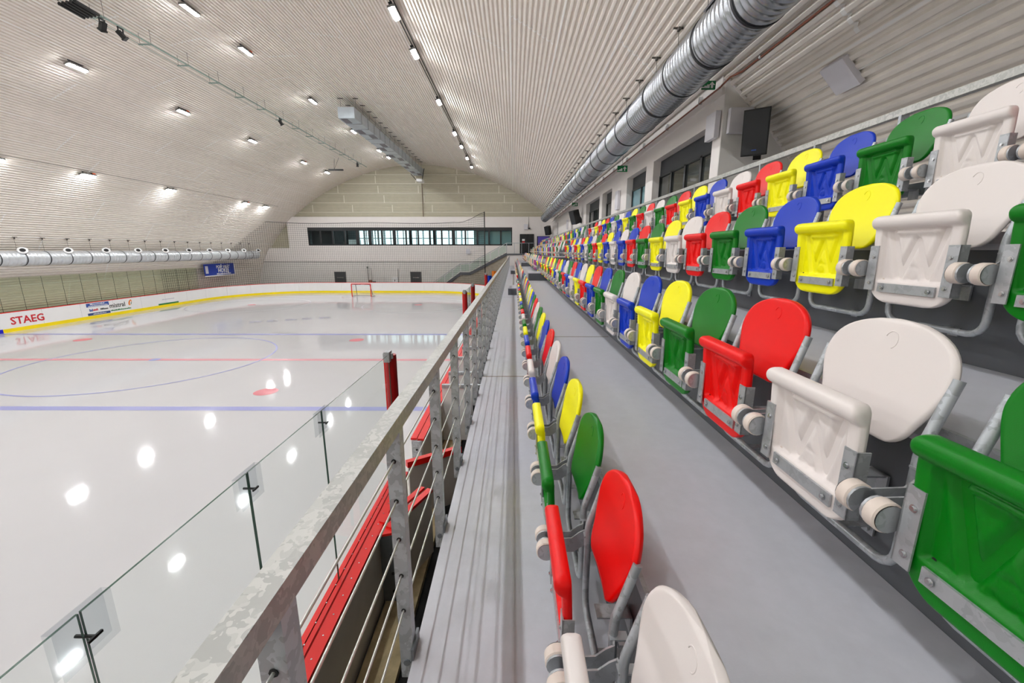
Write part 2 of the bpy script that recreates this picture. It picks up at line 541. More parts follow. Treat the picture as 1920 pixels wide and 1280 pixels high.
mb.add(vs, [(2 * k, 2 * k + 2, 2 * k + 3, 2 * k + 1) for k in range(n)])
obj('goal_crease', mb, 'ice_line_red', ice_o)

# ------------------------------------------------------------------ stand floors, risers, decks
YS0, YS1 = -5.0, 43.9
joints = [YS0, 5.0, 14.1, 23.2, 32.3, 41.0, YS1]
XF = [(-.39, XR[0]), (XR[0], XR[1]), (XR[1], XR[2]), (XR[2], WX)]
for r in range(4):
    fl = tag(link('floor', None), kind='structure', label=['lowest grey walkway behind the front railing', 'grey painted walkway between the front and second row',
              'grey painted step under the third row', 'grey upper deck under and behind the top row'][r])
    for a, b in zip(joints[:-1], joints[1:]):
        x0, x1 = XF[r]
        obj('floor_panel', MB().box(x0, x1, a + .006, b - .006, ZF[r] - .07, ZF[r]), 'floor_paint', fl)
    for b in joints[1:-1]:
        obj('joint_strip', MB().box(x0 + .01, x1 - .03, b - .012, b + .012, ZF[r] - .03, ZF[r] + .001), 'copper_joint', fl)
    if r:
        obj('nosing', MB().box(XF[r][0] - .012, XF[r][0] + .004, YS0, YS1, ZF[r] - .045, ZF[r] + .002), 'steel', fl)
for r in range(3):
    rs = tag(link('wall_riser', None), kind='structure', label=['grey riser behind the front row', 'grey riser behind the second row', 'grey riser behind the third row'][r])
    for a, b in zip(joints[:-1], joints[1:]):
        obj('riser_panel', MB().box(XR[r] + .002, XR[r] + .04, a + .004, b - .004, ZF[r] - .02, ZF[r + 1] - .07), 'riser', rs)
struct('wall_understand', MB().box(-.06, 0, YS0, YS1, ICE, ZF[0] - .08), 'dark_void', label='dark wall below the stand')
struct('floor_deck', MB().box(WX, 7.2, YS0, 9.0, ZF[3] - .07, ZF[3]), 'floor_paint', label='grey deck between the top row and the sloping ceiling')
struct('floor_rubber', MB().box(-1.22, -.06, YB, YS1, ICE - .05, ICE + .01), 'rubber', label='black rubber floor below the stand')
struct('trim_kerb', MB().box(-1.62, -1.22, YB, YS1, ICE - .05, ICE + .1), 'kerb', label='stained concrete kerb behind the boards')

# ------------------------------------------------------------------ upstairs rooms on the right
openings = [(9.45, 13.25, 'big'), (13.95, 16.2, 'door'), (18.6, 20.55, 'win1'), (21.2, 25.0, 'win2'), (30.2, 31.3, 'door2'), (40.2, 41.2, 'door2')]
wall_r = tag(link('wall_right', None), kind='structure', label='white wall of the upstairs rooms behind the top row')
ZT = roof_z(WX) + .05; ZO_ = 2.6
mb = MB(); y = 9.1
for a, b, k in openings:
    mb.box(WX, WX + .3, y, a, ZF[3], ZO_); y = b
mb.box(WX, WX + .3, y, YE, ZF[3], ZO_)
mb.box(WX, WX + .3, 9.1, YE, ZO_, ZT - .35)
obj('wall_face', mb, 'white_wall', wall_r)
obj('cornice', MB().prism([(WX - .06, ZT - .36), (WX + .3, ZT - .36), (WX + .3, ZT - .15), (WX - .06, ZT - .02)], 'y', 9.1, YE), 'white_wall', wall_r)
prof = [(xx, roof_z(xx) + .02) for xx in np.linspace(WX + .3, 6.95, 16)]
mb = MB().prism([(WX + .001, ZF[3]), (7.05, ZF[3])] + list(reversed(prof)) + [(WX + .001, ZT)], 'y', 9.07, 9.25)
struct('wall_return', mb, 'panel_wall', label='grey-white end wall of the upstairs rooms under the sloping ceiling')
prof2 = [(xx, roof_z(xx) - .03) for xx in np.linspace(WX, 6.9, 16)]
obj('edge_trim', MB().tube([(p[0], 9.05, p[1]) for p in prof2], .035, 6), 'white_wall', bpy.data.objects['wall_return'])
obj('cable_duct', MB().box(5.05, 5.25, 9.02, 9.07, ZF[3], 1.75), 'panel_wall', bpy.data.objects['wall_return'])

win_labels = {'big': 'wide dark-framed window upstairs beside the wall end', 'door': 'glazed dark door upstairs beside the wide window',
              'win1': 'narrow dark window upstairs beyond the glazed door', 'win2': 'dark three-pane window upstairs beside the wall loudspeaker'}
nd = 0
for j, (a, b, k) in enumerate(openings):
    isdoor = k.startswith('door')
    nm = ('door_%d' if isdoor else 'window_%d') % (j + 1)
    t = tag(link(nm, None, None, (WX + .25, (a + b) / 2, ZF[3])), kind='structure', label=win_labels.get(k, 'narrow dark door in the white upstairs wall' + (' near the corner' if a > 35 else '')))
    X0 = WX + .22
    obj('header_panel', MB().box(X0, X0 + .08, a, b, ZO_ - .42, ZO_), 'frame_head', t)
    nb = {'big': 4, 'door': 2, 'win1': 2, 'win2': 3, 'door2': 1}[k]
    mb = MB()
    for q in range(nb + 1):
        yy = a + (b - a) * q / nb
        mb.box(X0 - .02, X0 + .07, max(a, yy - .05), min(b, yy + .05), ZF[3], ZO_ - .42)
    mb.box(X0 - .02, X0 + .07, a, b, ZF[3], ZF[3] + .12)
    mb.box(X0 - .02, X0 + .07, a, b, ZO_ - .47, ZO_ - .42)
    if isdoor: mb.box(X0 - .03, X0 + .06, a, b, 1.18, 1.3)
    obj('frame', mb, 'frame_dark', t)
    for q in range(nb):
        ya = a + (b - a) * q / nb + .05; yb = a + (b - a) * (q + 1) / nb - .05
        obj('pane', MB().box(X0 + .02, X0 + .035, ya, yb, ZF[3] + .12, ZO_ - .47), 'window_blue' if k == 'door' else 'window_dark', t)
    if isdoor: obj('handle', MB().tube([(X0 - .09, a + .25, .85), (X0 - .09, a + .25, 1.6)], .015, 6), 'bolt', t)

# ------------------------------------------------------------------ far white wall with the window band
FY = 47.2
def fx(u, z=0.0): return (u - 957) * (.977 * FY - .2147 * z) / 775
wall_f = tag(link('wall_end', None), kind='structure', label='white rendered wall with a band of windows beyond the goal')
WL, WR, WB, WTOP = -22.8, -.15, .55, 2.5
TOPZ = 3.62
mb = MB()
mb.box(-25.0, WL, FY, FY + .3, .28, TOPZ); mb.box(WR, WX + .05, FY, FY + .3, .28, TOPZ)
mb.box(WL, WR, FY, FY + .3, WTOP, TOPZ); mb.box(WL, WR, FY, FY + .3, .28, WB)
obj('upper_face', mb, 'white_wall', wall_f)
hl = roof_hw(.28)
pl = [(XC - roof_hw(zz) + .05, zz) for zz in np.linspace(-4.5, .28, 14)]
obj('lower_face', MB().prism(pl + [(WX + .05, .28), (WX + .05, -1.25), (WX + .05, -4.5)], 'y', FY - .02, FY + .3), 'white_wall', wall_f)
pl = [(XC - roof_hw(zz) + .1, zz) for zz in np.linspace(-4.5, -1.25, 10)]
xs = [pl[0][0] + .2 + 1.75 * k for k in range(19)]
for k in range(18):
    x0, x1 = xs[k] + .006, xs[k + 1] - .006
    if x1 > 4.1: break
    zt = -1.27
    if k == 0:
        obj('wall_panel', MB().prism([(XC - roof_hw(-4.4) + .12, -4.45), (x1, -4.45), (x1, zt), (XC - roof_hw(zt) + .12, zt)], 'y', FY - .07, FY - .02), 'panel_wall', wall_f)
    else:
        obj('wall_panel', MB().box(x0, x1, FY - .07, FY - .02, -4.45, zt), 'panel_wall', wall_f)
obj('coping', MB().box(XC - roof_hw(-1.2) + .1, WX, FY - .09, FY, -1.27, -1.2), 'joint', wall_f)
# window band
wb = tag(link('window_7', None, None, ((WL + WR) / 2, FY, WB)), kind='structure', label='long dark-framed window band in the white end wall')
obj('header_panel', MB().box(WL, WR, FY + .05, FY + .14, WTOP - .36, WTOP), 'frame_dark', wb)
NP = 17
us = [575, 598.5, 621, 643.5, 667, 690, 713, 735.5, 757.5, 780, 802, 824, 845.5, 868, 890.5, 912, 934, 955]
xw = [WL + (WR - WL) * (u - us[0]) / (us[-1] - us[0]) for u in us]
mb = MB()
for q, x in enumerate(xw):
    w = .17 if q in (4, 5, 7, 12) else .09
    mb.box(max(WL, x - w), min(WR, x + w), FY + .04, FY + .16, WB, WTOP - .36)
mb.box(WL, WR, FY + .04, FY + .16, WB, WB + .14)
obj('frame', mb, 'frame_dark', wb)
for q in range(NP):
    obj('pane', MB().box(xw[q] + .09, xw[q + 1] - .09, FY + .1, FY + .11, WB + .14, WTOP - .36), 'window_clear', wb)
# the room behind it: dark at the left, daylight windows across the middle
room = tag(link('wall_room', None), kind='structure', label='interior of the lounge behind the window band')
mb = MB()
mb.box(WL - .2, WR + .3, FY + 4.3, FY + 4.4, .3, 2.8).box(WL - .2, WR + .3, FY + .3, FY + 4.4, 2.7, 2.8).box(WL - .2, WR + .3, FY + .3, FY + 4.4, .2, .3)
mb.box(WL - .3, WL - .2, FY + .3, FY + 4.4, .2, 2.8).box(WR + .3, WR + .4, FY + .3, FY + 4.4, .2, 2.8)
obj('room_shell', mb, 'room_wall', room)
obj('partition', MB().box(-20.1, -20.0, FY + .5, FY + 4.3, .3, 2.7), 'room_dark', room)
obj('partition', MB().box(WL - .15, -20.6, FY + 1.2, FY + 1.25, .3, 2.7), 'room_dark', room)
for k, xx in enumerate(np.arange(-20.1, -3.2, 1.55)):
    if k == 0: continue
    obj('daylight_window', MB().box(xx, xx + 1.35, FY + 4.2, FY + 4.28, .45, 2.45), 'daylight', room)
    obj('glazing_bar', MB().box(xx + .6, xx + .68, FY + 4.12, FY + 4.2, .45, 2.45).box(xx, xx + 1.35, FY + 4.12, FY + 4.2, 1.4, 1.48), 'frame_dark', room)
obj('daylight_window', MB().box(-21.2, -20.5, FY + 4.2, FY + 4.28, .5, 2.4), 'daylight', room)
for xx in (-17.2, -16.9, -16.5, -16.2, -15.9, -15.5, -15.2, -14.9, -6.9, -6.6):
    obj('slat_screen', MB().box(xx, xx + .1, FY + 1.6, FY + 1.7, .3, 2.7), 'ad_white', room)
for xx in (-12.2, -9.4, -4.6):
    obj('column', MB().box(xx, xx + .3, FY + 2.5, FY + 2.8, .3, 2.7), 'room_dark', room)
obj('counter', MB().box(-18.8, -17.6, FY + 1.2, FY + 1.8, .3, 1.25), 'ad_white', room)
obj('glass_wall', MB().box(-4.4, WR, FY + .9, FY + .95, .3, 2.7), 'window_blue', room)

# ------------------------------------------------------------------ rink boards
def arc_lengths(path):
    L = [0]
    for a, b in zip(path[:-1], path[1:]): L.append(L[-1] + math.hypot(b[0] - a[0], b[1] - a[1]))
    return L
def sub_path(path, L, s0, s1):
    def at(s):
        i = min(max(np.searchsorted(L, s) - 1, 0), len(path) - 2)
        t = (s - L[i]) / (L[i + 1] - L[i])
        return (path[i][0] + (path[i + 1][0] - path[i][0]) * t, path[i][1] + (path[i + 1][1] - path[i][1]) * t)
    return [at(s0)] + [p for p, l in zip(path, L) if s0 + 1e-4 < l < s1 - 1e-4] + [at(s1)]
def sweep(mb, path, prof):
    """closed profile of (outward offset, z) swept along a path in plan"""
    n = len(prof); vs = []
    for i, p in enumerate(path):
        a = path[max(i - 1, 0)]; b = path[min(i + 1, len(path) - 1)]
        dx, dy = b[0] - a[0], b[1] - a[1]; l = math.hypot(dx, dy)
        nx, ny = dy / l, -dx / l
        vs += [(p[0] + nx * o, p[1] + ny * o, z) for o, z in prof]
    fs = []
    for i in range(len(path) - 1):
        for k in range(n):
            fs.append((i * n + k, (i + 1) * n + k, (i + 1) * n + (k + 1) % n, i * n + (k + 1) % n))
    fs.append(tuple(range(n))); fs.append(tuple(reversed(range((len(path) - 1) * n, len(path) * n))))
    return mb.add(vs, fs)
PL = arc_lengths(PATH)
def s_of_right(y): return y - RY[0]
S_END = PL[-1]
CAP = -3.35
boards = thing('rink_boards', 'white rink boards with yellow kick strip and red cap around the ice', 'rink boards', (XM, RY[1], ICE))
runs = [(0, s_of_right(5.85)), (s_of_right(7.0), S_END)]
for a, b in runs:
    n = max(1, round((b - a) / 2.24)); w = (b - a) / n
    for k in range(n):
        sp = sub_path(PATH, PL, a + k * w + .006, a + (k + 1) * w - .006)
        obj('board_panel', sweep(MB(), sp, [(0, ICE + .2), (.19, ICE + .02), (.19, CAP - .035), (0, CAP - .035)]), 'board', boards)
    sp = sub_path(PATH, PL, a, b)
    obj('cap', sweep(MB(), sp, [(-.01, CAP - .035), (.10, CAP - .035), (.10, CAP), (-.01, CAP)]), 'cap_red', boards)
    obj('cap', sweep(MB(), sp, [(.112, CAP - .05), (.23, CAP - .05), (.23, CAP - .012), (.112, CAP - .012)]), 'cap_red', boards)
    obj('back_sheet', sweep(MB(), sp, [(.195, ICE + .02), (.205, ICE + .02), (.205, CAP - .06), (.195, CAP - .06)]), 'board_back', boards)
    obj('kick_strip', sweep(MB(), sp, [(-.012, ICE), (.02, ICE), (.02, ICE + .2), (-.012, ICE + .2)]), 'kick_yellow', boards)
for yy, x in ((YBL2, RX[0]), (YBL1, RX[0])):
    obj('kick_mark', MB().box(x - .01, x + .016, yy - .25, yy + .25, ICE, ICE + .205), 'kick_blue', boards)
mb = MB(); mbb = MB()
for k in range(40):
    y = -3 + k * .22
    mb.cyl((RX[1] + .05, y, CAP), (RX[1] + .05, y, CAP + .003), .008, 6); mb.cyl((RX[1] + .17, y + .1, CAP - .012), (RX[1] + .17, y + .1, CAP - .008), .008, 6)
tag(obj('screws', mb, 'bolt', boards), kind='stuff')
# glass along the near side, the far left side and the bench bays
GT = -1.48
def glass_run(name, label, loc, ys, x, m, edge=.012):
    t = thing(name, label, 'rink glass', loc)
    for a, b in zip(ys[:-1], ys[1:]):
        mb = MB().box(x - .006, x + .006, a + .006, b - .006, CAP, GT)
        o = obj('pane', mb, [m, 'glass_edge'], t)
        for p in o.data.polygons:
            if p.index not in (3, 5): p.material_index = 1
    return t
near_y = [1.44 + 1.1175 * (k - 4) for k in range(0, 8)] ; near_y[-1] = 5.83
near_y = [-6.4 + .0] + near_y if False else near_y
ng = glass_run('rink_glass', 'clear glass panes on the near boards below the railing', (RX[1] + .05, 1.5, CAP), near_y, RX[1] + .05, 'rink_glass')
gx = RX[1] + .05
for y in near_y[3:-1]:
    c = obj('joint_clip', MB().box(gx - .022, gx - .018, y - .12, y + .12, GT - .22, GT + .012).box(gx + .018, gx + .022, y - .12, y + .12, GT - .22, GT + .012).box(gx - .022, gx + .022, y - .12, y + .12, GT + .010, GT + .014), 'clear_clip', ng)
    obj('clip_bolt', MB().cyl((gx - .04, y, GT - .12), (gx + .05, y, GT - .12), .008, 6).box(gx + .04, gx + .05, y - .03, y + .03, GT - .126, GT - .114), 'black', c)
def red_post(y, lab):
    t = thing('glass_post', lab, 'post', (gx, y, CAP), 'red padded posts at the glass ends')
    obj('pad', MB().tube([(gx, y, CAP), (gx, y, GT - .06), (gx, y, GT - .02)], .085, 14), 'post_red', t, smooth=True)
    obj('edge_strip', MB().box(gx - .10, gx - .07, y - .02, y + .02, CAP, GT - .04), 'cap_red', t)
    obj('clamp', MB().box(gx - .05, gx + .03, y - .16, y - .02, GT - .1, GT + .05).box(gx - .08, gx + .06, y - .1, y - .06, GT - .06, GT + .02), 'steel', t)
    return t
red_post(5.92, 'red padded post ending the near glass beside the railing')
red_post(15.55, 'nearer of the two red posts flanking the small glass bay')
red_post(18.7, 'farther of the two red posts flanking the small glass bay')
red_post(27.8, 'red padded post farthest along the near boards')
glass_run('rink_glass', 'small bay of glass between two red posts on the near boards', (gx, 17, CAP), [15.65, 17.1, 18.6], gx, 'rink_glass')
glass_run('rink_glass', 'greenish glass panes standing on the far left boards', (RX[0] - .05, 20, CAP), [8 + 1.118 * k for k in range(27)], RX[0] - .05, 'rink_glass_green')

# advertisements on the far left boards
def wallM(y, z, up=(0, 0, 1)):
    return frame((RX[0] + .012, y, z), (0, 1, 0), up)      # reads left to right along +Y seen from +X ... mirrored below
def adM(y, z): return frame((RX[0] + .006, y, z), (0, 1, 0), (0, 0, 1))
CZ = ICE + .63
text('lettering', 'STAEG', .58, 'ad_red', boards, adM(23.55, CZ - .06), bold=.012)['label'] = 'red lettering STAEG'
def dashes(y0, y1, z, h, m, dx):
    # print too small to read in the photograph: a row of letter-sized strokes
    mb = MB(); rw = random.Random(int(y0 * 100)); y = y0
    while y < y1:
        w = min(rw.uniform(.04, .09), y1 - y); hh = h * rw.choice((.7, .7, 1.0))
        mb.box(RX[0], RX[0] + dx, y, y + w, z - h / 2, z - h / 2 + hh); y += w + .022
    tag(obj('small_print', mb, m, boards), kind='stuff')
def ad_box(y0, y1, z0, z1, m):
    return obj('ad_panel', MB().box(RX[0] - .005, RX[0] + .006, y0, y1, z0, z1), m, boards)
ad_box(26.95, 28.5, ICE + .78, ICE + 1.02, 'ad_blue'); ad_box(26.95, 28.5, ICE + .22, ICE + .38, 'ad_navy')
dashes(27.2, 28.2, ICE + .95, .08, 'ad_white', .012)
dashes(27.05, 28.4, ICE + .84, .07, 'ad_white', .012)
dashes(27.3, 28.2, ICE + .30, .06, 'ad_white', .012)
dashes(27.1, 27.32, ICE + .57, .17, 'ad_blue', .008); dashes(27.34, 27.68, ICE + .58, .15, 'ad_red', .008)
dashes(27.85, 28.4, ICE + .57, .11, 'ad_black', .008)
text('lettering', 'mistral', .44, 'ad_black', boards, adM(29.1, ICE + .68), bold=.006)['label'] = 'black lettering mistral'
o = obj('emblem', MB().add([(RX[0] + .008, 29.15 + .95 + .13 * math.cos(a) + .07 * math.sin(a), ICE + .75 + .2 * math.sin(a)) for a in np.linspace(0, 2 * math.pi, 20, endpoint=False)], [tuple(range(20))]), 'ad_orange', boards)
obj('emblem', MB().add([(RX[0] + .010, 29.15 + .98 + .045 * math.cos(a) + .05 * math.sin(a), ICE + .73 + .14 * math.sin(a)) for a in np.linspace(0, 2 * math.pi, 16, endpoint=False)], [tuple(range(16))]), 'board', boards)
obj('emblem', MB().add([(RX[0] + .011, 29.15 + 1.02 + .03 * math.cos(a) + .04 * math.sin(a), ICE + .68 + .09 * math.sin(a)) for a in np.linspace(0, 2 * math.pi, 16, endpoint=False)], [tuple(range(16))]), 'ad_green', boards)
dashes(28.55, 30.1, ICE + .36, .1, 'ad_green', .008)
ad_box(32.5, 34.5, ICE + .2, ICE + .32, 'ad_green')
dashes(32.9, 34.1, ICE + .62, .08, 'ad_faint', .008)
# worn, no longer legible print under the ice: five slanted grey block shapes
for k in range(5):
    c = Vector((-16.6 + .92 * k, 25.5 + .42 * k, 0)); a = Vector((.9, .42, 0)).normalized(); b = Vector((-.55, .85, 0)).normalized()
    q = [c + a * x + b * y for x, y in (((0, 0), (.62, 0), (.62, .35), (.34, .35), (.34, .62), (.66, .9), (.1, .9), (0, .5)) if k % 2 else ((0, 0), (.3, .1), (.3, .4), (.66, 0), (.74, .5), (.5, .9), (.05, .8)))]
    obj('ice_print', MB().add([(p.x, p.y, ICE + .005) for p in q], [tuple(range(len(q)))]), 'ice_print', ice_o)

# ------------------------------------------------------------------ players' bench side: gates, dividers
def wallpiece(mb, p0, p1, z0, z1, th):
    p0 = Vector((p0[0], p0[1], 0)); p1 = Vector((p1[0], p1[1], 0))
    return mb.bar((p0.x, p0.y, (z0 + z1) / 2), (p1.x, p1.y, (z0 + z1) / 2), th, z1 - z0)
g = thing('bench_gate', 'pale gate leaf with red top rails swung open beside the boards', 'gate', (-1.5, 4.9, ICE))
obj('leaf', wallpiece(MB(), (-1.5, 4.62), (-1.2, 5.32), ICE + .1, CAP - .05, .05), 'board_back', g)
obj('top_rail', wallpiece(MB(), (-1.56, 4.52), (-1.2, 5.36), CAP - .04, CAP, .09), 'cap_red', g)
obj('top_rail', wallpiece(MB(), (-1.66, 4.60), (-1.32, 5.40), CAP - .03, CAP + .008, .08), 'cap_red', g)
g = thing('bench_gate', 'grey-brown gate leaf with red top rail across the bench opening', 'gate', (-1.35, 6.4, ICE))
obj('leaf', wallpiece(MB(), (-1.72, 6.16), (-.95, 6.68), ICE + .06, CAP - .1, .06), 'bench_wall', g)
obj('top_rail', wallpiece(MB(), (-1.74, 6.15), (-.93, 6.69), CAP - .1, CAP + .0, .1), 'cap_red', g)
fr = thing('board_support', 'dark perforated steel frame bracing the near boards at the gate', 'bracket', (-1.5, 4.5, ICE))
obj('plate', MB().box(-1.64, -1.36, 4.42, 4.47, ICE + .1, CAP - .05), 'dark_steel', fr)
mb = MB()
for k in range(6): mb.cyl((-1.5 + .05 * (k % 2), 4.415, ICE + .25 + .13 * k), (-1.5 + .05 * (k % 2), 4.421, ICE + .25 + .13 * k), .022, 10)
obj('holes', mb, 'hole', fr)
obj('red_foot', MB().prism([(-1.66, 4.38), (-1.36, 4.46), (-1.36, 4.56), (-1.66, 4.56)], 'z', CAP - .05, CAP - .02), 'cap_red', fr)
fr = thing('gate_hinge_post', 'perforated steel hinge post standing at the bench opening', 'post', (-1.72, 7.0, ICE))
obj('plate', MB().box(-1.85, -1.68, 6.94, 6.98, ICE, CAP - .04), 'galv', fr)
mb = MB()
for k in range(5): mb.cyl((-1.76, 6.935, CAP - .2 - .16 * k), (-1.76, 6.941, CAP - .2 - .16 * k), .02, 10)
obj('holes', mb, 'hole', fr)
dv = [(9.0, 'nearest'), (10.0, 'second'), (11.5, 'third'), (12.8, 'fourth'), (14.6, 'farthest')]
for y, w in dv:
    t = thing('bench_divider', '%s of the white bench dividers with galvanised top rail behind the boards' % w, 'divider', (-1.1, y, ICE + .1), 'dividers of the players benches')
    obj('panel', MB().box(-1.63, -1.04, y - .02, y + .02, ICE + .11, -3.06), 'board', t)
    obj('top_rail', MB().box(-1.63, -.64, y - .05, y + .05, -3.06, -2.98), 'galv', t)
bn = thing('player_bench', 'long dark bench behind the boards under the walkway', 'bench', (-.8, 11, ICE))
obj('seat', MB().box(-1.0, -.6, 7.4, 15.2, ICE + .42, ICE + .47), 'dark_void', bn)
for y in (7.6, 9.5, 11.2, 13, 15): obj('leg', MB().box(-.95, -.65, y - .03, y + .03, ICE, ICE + .42), 'dark_steel', bn)
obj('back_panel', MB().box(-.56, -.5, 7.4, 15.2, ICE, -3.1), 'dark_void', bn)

# ------------------------------------------------------------------ front railing
RXC = -.418
rail = thing('railing', 'galvanised railing with square posts and wire cables along the front walkway', 'railing', (RXC, 0, ZF[0]))
obj('top_rail', MB().box(RXC - .028, RXC + .028, -2.0, 43.6, -.606, -.55), 'galv_rail', rail)
posts = [.605 + .74 * k for k in range(-3, 59)]
pm = MB().box(-.025, .025, -.025, .025, -1.66, -.606).mesh('post', 'galv')
hm_ = MB()
for zz in (-.72, -.876, -1.032, -1.187, -1.342):
    hm_.cyl((.0, -.027, zz), (.0, -.0255, zz), .009, 8)
holes_me = hm_.mesh('cable_holes', 'hole')
bm_ = MB().cyl((.025, 0, -1.60), (.04, 0, -1.60), .016, 8).cyl((.0, -.03, -1.585), (.0, -.025, -1.585), .014, 8).box(.024, .034, -.05, .05, -1.65, -1.5)
bolt_me = bm_.mesh('base_bolts', 'dark_steel')
gus = MB().box(-.004, .004, -.09, .09, -.64, -.606).mesh('rail_plate', 'galv')
for y in posts:
    p = link('post', pm, rail, (0, y, -ZF[0]))
    if y < 12:
        link('cable_holes', holes_me, p); link('base_bolts', bolt_me, p); link('rail_plate', gus, p)
for k, zz in enumerate((-.72, -.876, -1.032, -1.187, -1.342)):
    obj('cable', MB().tube([(RXC, -2.0, zz), (RXC, 43.6, zz)], .0042, 6, False), 'cable', rail, smooth='all')

# upper railing behind the top row
ur = thing('railing', 'galvanised railing behind the top row of seats', 'railing', (2.92, 0, ZF[3]))
obj('top_rail', MB().box(2.895, 2.945, -2, 43.6, .985, 1.035), 'galv_rail', ur)
pm2 = MB().box(-.03, .03, -.012, .012, 0, .915).mesh('post', 'galv')
for k in range(-4, 46):
    link('post', pm2, ur, (0, 3.39 + .9 * k, 0))
mrail = thing('seat_rail', 'dark steel mounting rail carrying the top row of seats', 'rail', (2.78, 0, ZF[3]))
obj('beam', MB().box(2.765, 2.83, -1, 43.6, ZF[3] + .3, ZF[3] + .38).box(2.765, 2.80, -1, 43.6, ZF[3] + .08, ZF[3] + .14), 'dark_steel', mrail)
for k in range(0, 44, 2): obj('foot', MB().box(2.80, 2.85, k - .03, k + .03, ZF[3], ZF[3] + .3), 'dark_steel', mrail)

# aisle steps
steps = [(14.75, 15.85, 'nearer aisle'), (28.2, 29.3, 'farther aisle')]
for ya, yb, w in steps:
    for r, x0, x1, wh in ((0, -.2, XR[0] - .01, 'front walkway'), (1, .53, XR[1] - .01, 'second-row walkway'), (2, 1.42, XR[2] - .01, 'third-row step')):
        h = (ZF[r + 1] - ZF[r]) * .5
        t = thing('aisle_step', 'grey block step on the %s at the %s' % (wh, w), 'step', (x0, ya, ZF[r]), 'block steps in the aisles')
        obj('body', MB().box(x0 + .01, x1, ya + .01, yb - .01, ZF[r] + .001, ZF[r] + h - .03), 'riser', t)
        obj('tread', MB().box(x0, x1, ya, yb, ZF[r] + h - .03, ZF[r] + h), 'floor_paint', t)

# ------------------------------------------------------------------ seats
SA = .2
def sstep(a, b, x):
    t = min(1, max(0, (x - a) / (b - a))); return t * t * (3 - 2 * t)
def clus(n):
    """rows gathered towards both ends"""
    return [(1 - math.cos(math.pi * k / n)) / 2 * .45 + (k / n) * .55 for k in range(n + 1)]
SZ0, SZ1 = .245, .64
def seat_w(z):
    a = SA - .012 * sstep(.56, .34, z)
    rt, rbz, rby = .03, .075, .11
    w = a
    if z > SZ1 - rt: w = a - rt + math.sqrt(max(0, rt ** 2 - (z - SZ1 + rt) ** 2))
    if z < SZ0 + rbz:
        t = (SZ0 + rbz - z) / rbz; w = a - rby + rby * math.sqrt(max(0, 1 - t * t))
    return w
Wp = [(-.115, .565), (-.062, .372), (0, .525), (.062, .372), (.115, .565)]
def segd(px, pz, a, b):
    dx, dz = b[0] - a[0], b[1] - a[1]
    t = max(0, min(1, ((px - a[0]) * dx + (pz - a[1]) * dz) / (dx * dx + dz * dz)))
    return math.hypot(px - a[0] - dx * t, pz - a[1] - dz * t)
def seat_base(z): return -.250 - .05 * (z - SZ0)
def seat_front(s, z):
    w = seat_w(z); e = min(w - abs(s), SZ1 - z, z - SZ0); re = .014
    f = 0.0
    if e < re: f -= re * (1 - math.sqrt(max(0, 1 - ((re - e) / re) ** 2)))
    lip = (z - .611) / .03
    if abs(lip) < 1: f += .024 * math.sqrt(1 - lip * lip)
    elif z < .611: f += 0
    rec = sstep(.158, .146, abs(s)) * sstep(.342, .354, z) * sstep(.583, .572, z)
    f -= .02 * rec
    if rec > .3:
        d = min(segd(s, z, Wp[i], Wp[i + 1]) for i in range(4))
        f -= .017 * math.exp(-(d / .015) ** 2)
        inner = max(0, 1 - abs(d - .026) / .012)
        f += .005 * inner
        d = segd(s, z, (-.09, .560), (.09, .560)); f += .012 * math.exp(-(d / .007) ** 2)
        d = abs(math.hypot(s, z - .385) - .03); f -= .006 * math.exp(-(d / .004) ** 2)
    return seat_base(z) - .006 - f
def seat_back(s, z):
    w = seat_w(z); e = min(w - abs(s), SZ1 - z, z - SZ0); re = .014
    f = 0
    if e < re: f = re * (1 - math.sqrt(max(0, 1 - ((re - e) / re) ** 2)))
    return seat_base(z) + .024 - f
def shell(ns, nt, z0, z1, wf, ff, fb):
    mb = MB(); T = clus(nt); S = clus(ns)
    F = []; B = []
    for t in T:
        z = z0 + (z1 - z0) * t; w = wf(z)
        F.append([(ff((2 * q - 1) * w, z), (2 * q - 1) * w, z) for q in S])
        B.append([(fb((2 * q - 1) * w, z), (2 * q - 1) * w, z) for q in S])
    n = ns + 1
    vs = [p for r_ in F for p in r_] + [p for r_ in B for p in r_]
    o = n * (nt + 1); fs = []
    for j in range(nt):
        for i in range(ns):
            a = j * n + i
            fs.append((a, a + n, a + n + 1, a + 1)); fs.append((o + a, o + a + 1, o + a + n + 1, o + a + n))
        for i in (0, ns):
            a = j * n + i; q = (a, o + a, o + a + n, a + n)
            fs.append(q if i == 0 else tuple(reversed(q)))
    for j in (0, nt):
        for i in range(ns):
            a = j * n + i; q = (a, a + 1, o + a + 1, o + a)
            fs.append(q if j == 0 else tuple(reversed(q)))
    return mb.add(vs, fs)
BZ0, BZ1 = .492, .838
def back_w(z):
    t = (z - BZ0) / (BZ1 - BZ0)
    w = .158 + .064 * sstep(0, .62, t)
    ry = .165
    if z > BZ1 - ry: 
        q = (z - BZ1 + ry) / ry
        w *= (max(0, 1 - q ** 2.5)) ** (1 / 2.1) * .80 + .20 * (1 - q ** 6 * .9)
    rb = .05
    if z < BZ0 + rb:
        q = (BZ0 + rb - z) / rb; w = w - .07 + .07 * math.sqrt(max(0, 1 - q * q))
    return w
def back_mid(s, z):
    t = (z - BZ0) / (BZ1 - BZ0)
    return -.112 + .080 * t - .014 * (s / .2) ** 2 + .012 * math.sin(math.pi * t)
def back_round(s, z):
    w = back_w(z); e = min(w - abs(s), BZ1 - z, z - BZ0); re = .012
    return 0 if e >= re else re * (1 - math.sqrt(max(0, 1 - ((re - e) / re) ** 2)))
def back_front(s, z): return back_mid(s, z) - .013 + back_round(s, z)
